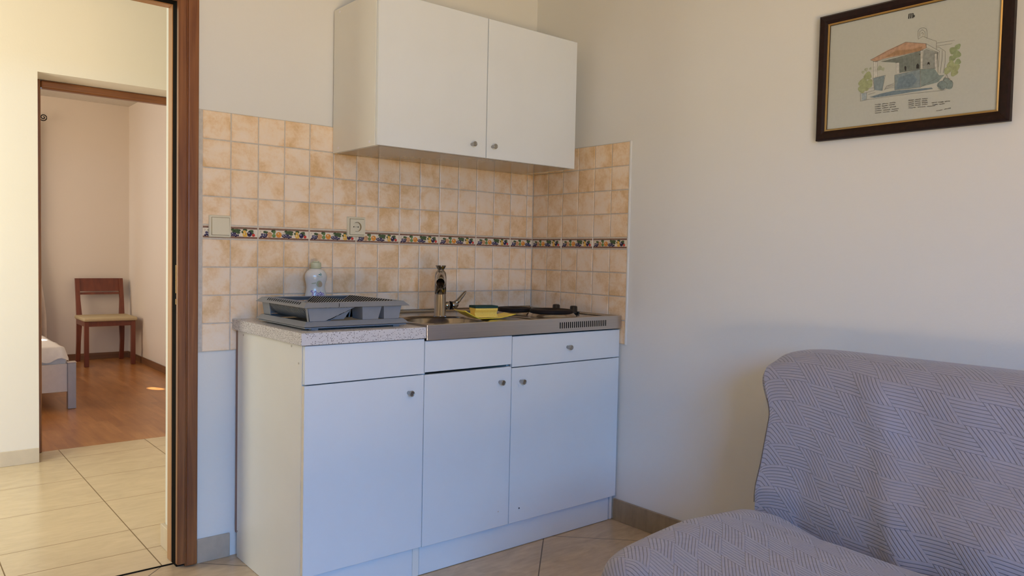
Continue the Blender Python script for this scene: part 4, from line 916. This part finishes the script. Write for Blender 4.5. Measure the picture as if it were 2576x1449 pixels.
def seat_pt(y, s_):
    cx_, cz_ = crease(y)
    e = max(0, min(1, (-1.535 - y) / .16)); er = math.sqrt(1 - (1 - e) ** 2)
    crown = .404 + .056 * er
    fx_ = -1.085 - .075 * er
    key = [(0, (cx_ + .08, cz_ - .07)), (.06, (cx_ + .02, cz_ - .025 )), (.13, (cx_ - .05, cz_ - .008 + .02 * er)), (.30, (-.66, crown - .010)), (.45, (-.80, crown)), (.60, (-.93, crown - .006)), (.70, (-1.03, crown - .016)),
           (.77, (fx_ + .022, crown - .036)), (.82, (fx_, crown - .088)), (.90, (fx_ - .004, .20)), (1.0, (fx_ - .004, .09))]
    for (s0, a), (s1, c_) in zip(key, key[1:]):
        if s_ <= s1:
            t = (s_ - s0) / (s1 - s0); return a[0] + (c_[0] - a[0]) * t, a[1] + (c_[1] - a[1]) * t
    return key[-1][1]
rows_ = []; uvs = []
ys = [-1.535 - .010 * i for i in range(24)]
while ys[-1] > YE: ys.append(ys[-1] - .025)
for y in ys:
    pts = smooth_prof(seat_pt, y, NP); row = []; uv = []; L_ = 0; prev = None
    for i, (x, z) in enumerate(pts):
        f = .005 * noise.noise(Vector((y * 6, x * 5, 4.1)))
        row.append((x, y, z + f))
        if prev: L_ += math.hypot(x - prev[0], z - prev[1])
        prev = (x, z); uv.append((-y + .031, -L_ - .9))
    rows_.append(row); uvs.append(uv)
b = MB(); b.grid(rows_, 'quilt', uvs=uvs)
A = rows_[0]; B = [(x, y + .010, min(z - .012, z)) for x, y, z in A]; C = [(x, y + .012, .09) for x, y, z in A]
L1 = [(u + .012, v_) for u, v_ in uvs[0]]
b.grid([C, B, A], 'quilt', uvs=[[(p[0], p[2] + 2) for p in C], [(p[0], p[2] + 2) for p in B], [(p[0], p[2] + 2) for p in A]])
b.build('seat', sf)
b = MB(); b.tube([Vector(p) + Vector((0, .002, .0005)) for p in rows_[0][66:86]], .0011, 'piping', 6); b.build('seam_piping', sf)
b = MB(); b.box(-1.05, -.06, YE + .05, -1.60, .10, .30, 'piping'); b.build('frame', sf)
for x in (-1.0, -.12):
    for y in (-1.70, YE + .12): MB().box(x - .02, x + .02, y - .02, y + .02, .001, .10, 'piping', .003).build('leg', sf)

# ------------------------------------------------------------------ bedroom: chair
ch = thing('dining_chair', 'cherry-brown wooden chair with cream seat in the bedroom corner', 'chair', (-.725, 5.55, 0))
CW = 'wood_cherry'
for x in (-.930, -.522):      # front legs
    MB().box(x - .019, x + .019, 5.312, 5.350, .001, .432, CW, .002).build('leg', ch)
for x, sgn in ((-.922, 1), (-.527, -1)):
    b = MB(); P_ = [(5.775, .001), (5.745, .20), (5.735, .43), (5.765, .62), (5.815, .828)]; rows2 = []
    for y, z in P_:
        w = .019 if z < .5 else .019; inner = .019 + (.012 if z < .60 and z > .3 else 0)
        xl, xr = (x - .019, x + inner) if sgn > 0 else (x - inner, x + .019)
        rows2.append([(xl, y - .017, z), (xr, y - .017, z), (xr, y + .017, z), (xl, y + .017, z), (xl, y - .017, z)])
    b.grid(rows2, CW, smooth=False); b.quad(rows2[0][:4], CW); b.quad(rows2[-1][:4], CW); bmesh.ops.remove_doubles(b.bm, verts=b.bm.verts[:], dist=1e-6); b.build('leg', ch)
b = MB(); b.prism([(-.940, 5.782, .700), (-.508, 5.782, .700), (-.508, 5.808, .829), (-.940, 5.808, .829)], (0, .022, 0), CW); b.build('backrest', ch)
b = MB(); b.prism([(-.905, 5.775, .668), (-.543, 5.775, .668), (-.543, 5.779, .690), (-.905, 5.779, .690)], (0, .020, 0), CW); b.build('back_rail', ch)
b = MB(); b.box(-.911, -.541, 5.320, 5.338, .385, .432, CW); b.box(-.945, -.925, 5.35, 5.73, .385, .432, CW); b.box(-.524, -.504, 5.35, 5.73, .385, .432, CW); b.box(-.90, -.55, 5.72, 5.74, .385, .432, CW); b.build('seat_rail', ch)
b = MB(); b.box(-.958, -.488, 5.295, 5.742, .433, .470, 'chair_cushion', .014, 4)
for f in b.bm.faces: f.smooth = True
b.build('seat', ch)

# bed
bd = thing('bed', 'white bed frame with grey metal corner post and white sheet in the bedroom', 'bed', (-1.9, 4.3, 0))
for x, y, h in ((-1.411, 3.299, .325), (-1.411, 5.32, .325), (-2.45, 3.299, .325), (-2.45, 5.32, .8)):
    b = MB(); b.box(x - .026, x + .026, y - .026, y + .026, .001, h, 'bed_metal', .002); b.build('corner_post', bd)
    MB().box(x - .029, x + .029, y - .029, y + .029, h, h + .008, 'bed_white', .003).build('post_cap', bd)
MB().box(-2.424, -1.437, 3.290, 3.312, .122, .318, 'bed_white', .002).build('footboard', bd)
for x in (-1.425, -2.46): MB().box(x, x + .02, 3.325, 5.294, .15, .30, 'bed_white', .002).build('side_rail', bd)
b = MB(); b.box(-2.435, -1.432, 3.33, 5.29, .245, .40, 'sheet', .02, 3); b.build('mattress', bd)
b = MB(); P_ = []
nx, ny = 46, 60
for i in range(nx + 1):
    row = []
    for j in range(ny + 1):
        u = -2.45 + 1.022 * i / nx; v_ = 3.296 + 2.0 * j / ny
        e = min(i / 1.6, (nx - i) / 1.6, j / 1.6, (ny - j) / 1.6, 1)
        ed = math.sqrt(max(0, 1 - (1 - min(1, e)) ** 2))
        hem = .345 + .025 * math.sin(i * .9) * .6 + .018 * math.sin(j * .8) - (.02 if (i < nx - 8 and j == 0) else 0)
        z = hem + (.436 - hem) * ed + .006 * noise.noise(Vector((u * 4, v_ * 4, 0)))
        row.append((u + .006 * (1 - ed) * math.sin(j * 1.3), v_ + .005 * (1 - ed) * math.sin(i * 1.1), z))
    P_.append(row)
b.grid(P_, 'sheet'); b.build('sheet', bd)

# curtain + rod
b = MB(); P_ = []
for k in range(41):
    z = 2.33 - 2.21 * k / 40; row = []
    xr = -1.275 + .085 * ss(1.25, .35, z); xl = -1.95
    for i in range(61):
        t = i / 60; x = xl + (xr - xl) * t
        row.append((x, 5.765 + .030 * math.sin(t * 34 + .3 * math.sin(z * 2)), z))
    P_.append(row)
b.grid(P_, 'curtain'); tag(b.build('curtain'), 'beige curtain hanging behind the bed, its edge beside the bedroom door frame', 'curtain')
cr = thing('curtain_rod', 'black wrought iron curtain rod with scroll end near the bedroom ceiling', 'curtain rod', (-1.7, 5.765, 2.36))
b = MB(); b.tube([(-2.8, 5.765, 2.355), (-1.262, 5.765, 2.355)], .009, 'wrought_iron', 10); b.build('rod', cr)
b = MB(); pts = [(-1.262, 5.765, 2.352)]
for i in range(40):
    a = -2.3 + i * .26; r = .034 * (1 - i / 46); pts.append((-1.212 + r * math.cos(a), 5.765, 2.377 + r * math.sin(a)))
b.tube(pts, .005, 'wrought_iron', 8); b.build('scroll_finial', cr)
for x in (-1.33, -2.7): MB().tube([(x, 5.765, 2.345), (x, 5.879, 2.345)], .006, 'wrought_iron', 8).build('bracket', cr)

# ------------------------------------------------------------------ light
def area(name, loc, tgt, sx, sy, power, col, spread=180, shadow=True):
    if name in LT: power, col = LT[name]
    if power <= 0: return
    l = bpy.data.lights.new(name, 'AREA'); l.shape = 'RECTANGLE'; l.size = sx; l.size_y = sy; l.energy = power; l.color = col; l.spread = math.radians(spread)
    o = bpy.data.objects.new(name, l); COL.objects.link(o); o.location = loc
    o.rotation_euler = (Vector(tgt) - Vector(loc)).to_track_quat('-Z', 'Y').to_euler()
    return o
area('sky_upper', (-4.5, -7.4, 3.15), (-4.1, -2.0, 1.0), 9.0, 1.3, 1, (1, 1, 1))
area('sky_horizon', (-4.5, -7.6, 1.9), (-4.1, -2.0, 1.2), 9.0, 1.0, 1, (1, 1, 1))
area('sunlit_ground', (-2.8, -6.3, -.12), (-2.8, -6.0, 5), 4.6, 3.6, 1, (1, 1, 1))
area('floor_sun_bounce', (-2.6, -3.4, .015), (-2.6, -3.3, 2.5), 1.7, 1.2, 1, (1, 1, 1), 150)
area('side_light', (-5.5, -1.9, 1.3), (-1.0, -1.4, .9), 2.4, 1.9, 1, (1, 1, 1))
area('fill_light', (-1.9, -2.2, 2.55), (-1.9, -2.2, 0), 2.6, 2.6, 1, (1.0, .90, .80))
area('corridor_light', (-3.3, .95, 1.35), (-1.6, 1.5, 1.0), 1.1, 1.9, 1, (1.0, .84, .60))
area('corridor_ceiling_light', (-1.9, 1.0, 2.5), (-1.9, 1.0, 0), 1.2, .9, 1, (1.0, .84, .60))
area('bedroom_light', (-3.3, 4.2, 1.6), (-.5, 4.6, 1.0), 1.6, 1.6, 1, (1.0, .82, .68))
area('bedroom_window_light', (-2.07, 5.84, 1.5), (-1.6, 3.5, .9), .9, 1.1, 1, (1.0, .86, .75))
def spot(name, loc, tgt, power, ang, col, blend=.2):
    l = bpy.data.lights.new(name, 'SPOT'); l.energy = power; l.spot_size = math.radians(ang); l.spot_blend = blend; l.color = col; l.shadow_soft_size = .01
    o = bpy.data.objects.new(name, l); COL.objects.link(o); o.location = loc
    o.rotation_euler = (Vector(tgt) - Vector(loc)).to_track_quat('-Z', 'Y').to_euler()
spot('sun_patch_spot', (-2.2, 5.7, 2.0), (SPX, SPY, .43), 900, 2.3, (1, .95, .85))  # narrow spot added inside the room to imitate sunlight on the bed
spot('sun_streak_spot', (-1.32, 5.42, .95), (SSX, SSY, .0), 1100, 2.6, (1, .85, .6))  # narrow spot added to imitate a streak of sun on the floor

wd = bpy.data.worlds.new('World'); SC.world = wd; wd.use_nodes = True
bg = wd.node_tree.nodes['Background']; bg.inputs[0].default_value = (.75, .80, .9, 1); bg.inputs[1].default_value = .3

# ------------------------------------------------------------------ camera
cam = bpy.data.cameras.new('camera'); cam.lens = 26.96344; cam.sensor_width = 36; cam.clip_start = .02
co = bpy.data.objects.new('camera', cam); COL.objects.link(co)
co.location = (-2.47846, -2.82758, 1.14135); co.rotation_euler = (1.52925617, -.02112431, -.69383992)
SC.camera = co
SC.view_settings.view_transform = 'Standard'
SC.view_settings.exposure = EXPO
SC.cycles.max_bounces = 8; SC.cycles.diffuse_bounces = 5; SC.cycles.glossy_bounces = 4
SC.cycles.use_denoising = True
SC.cycles.sample_clamp_indirect = 0
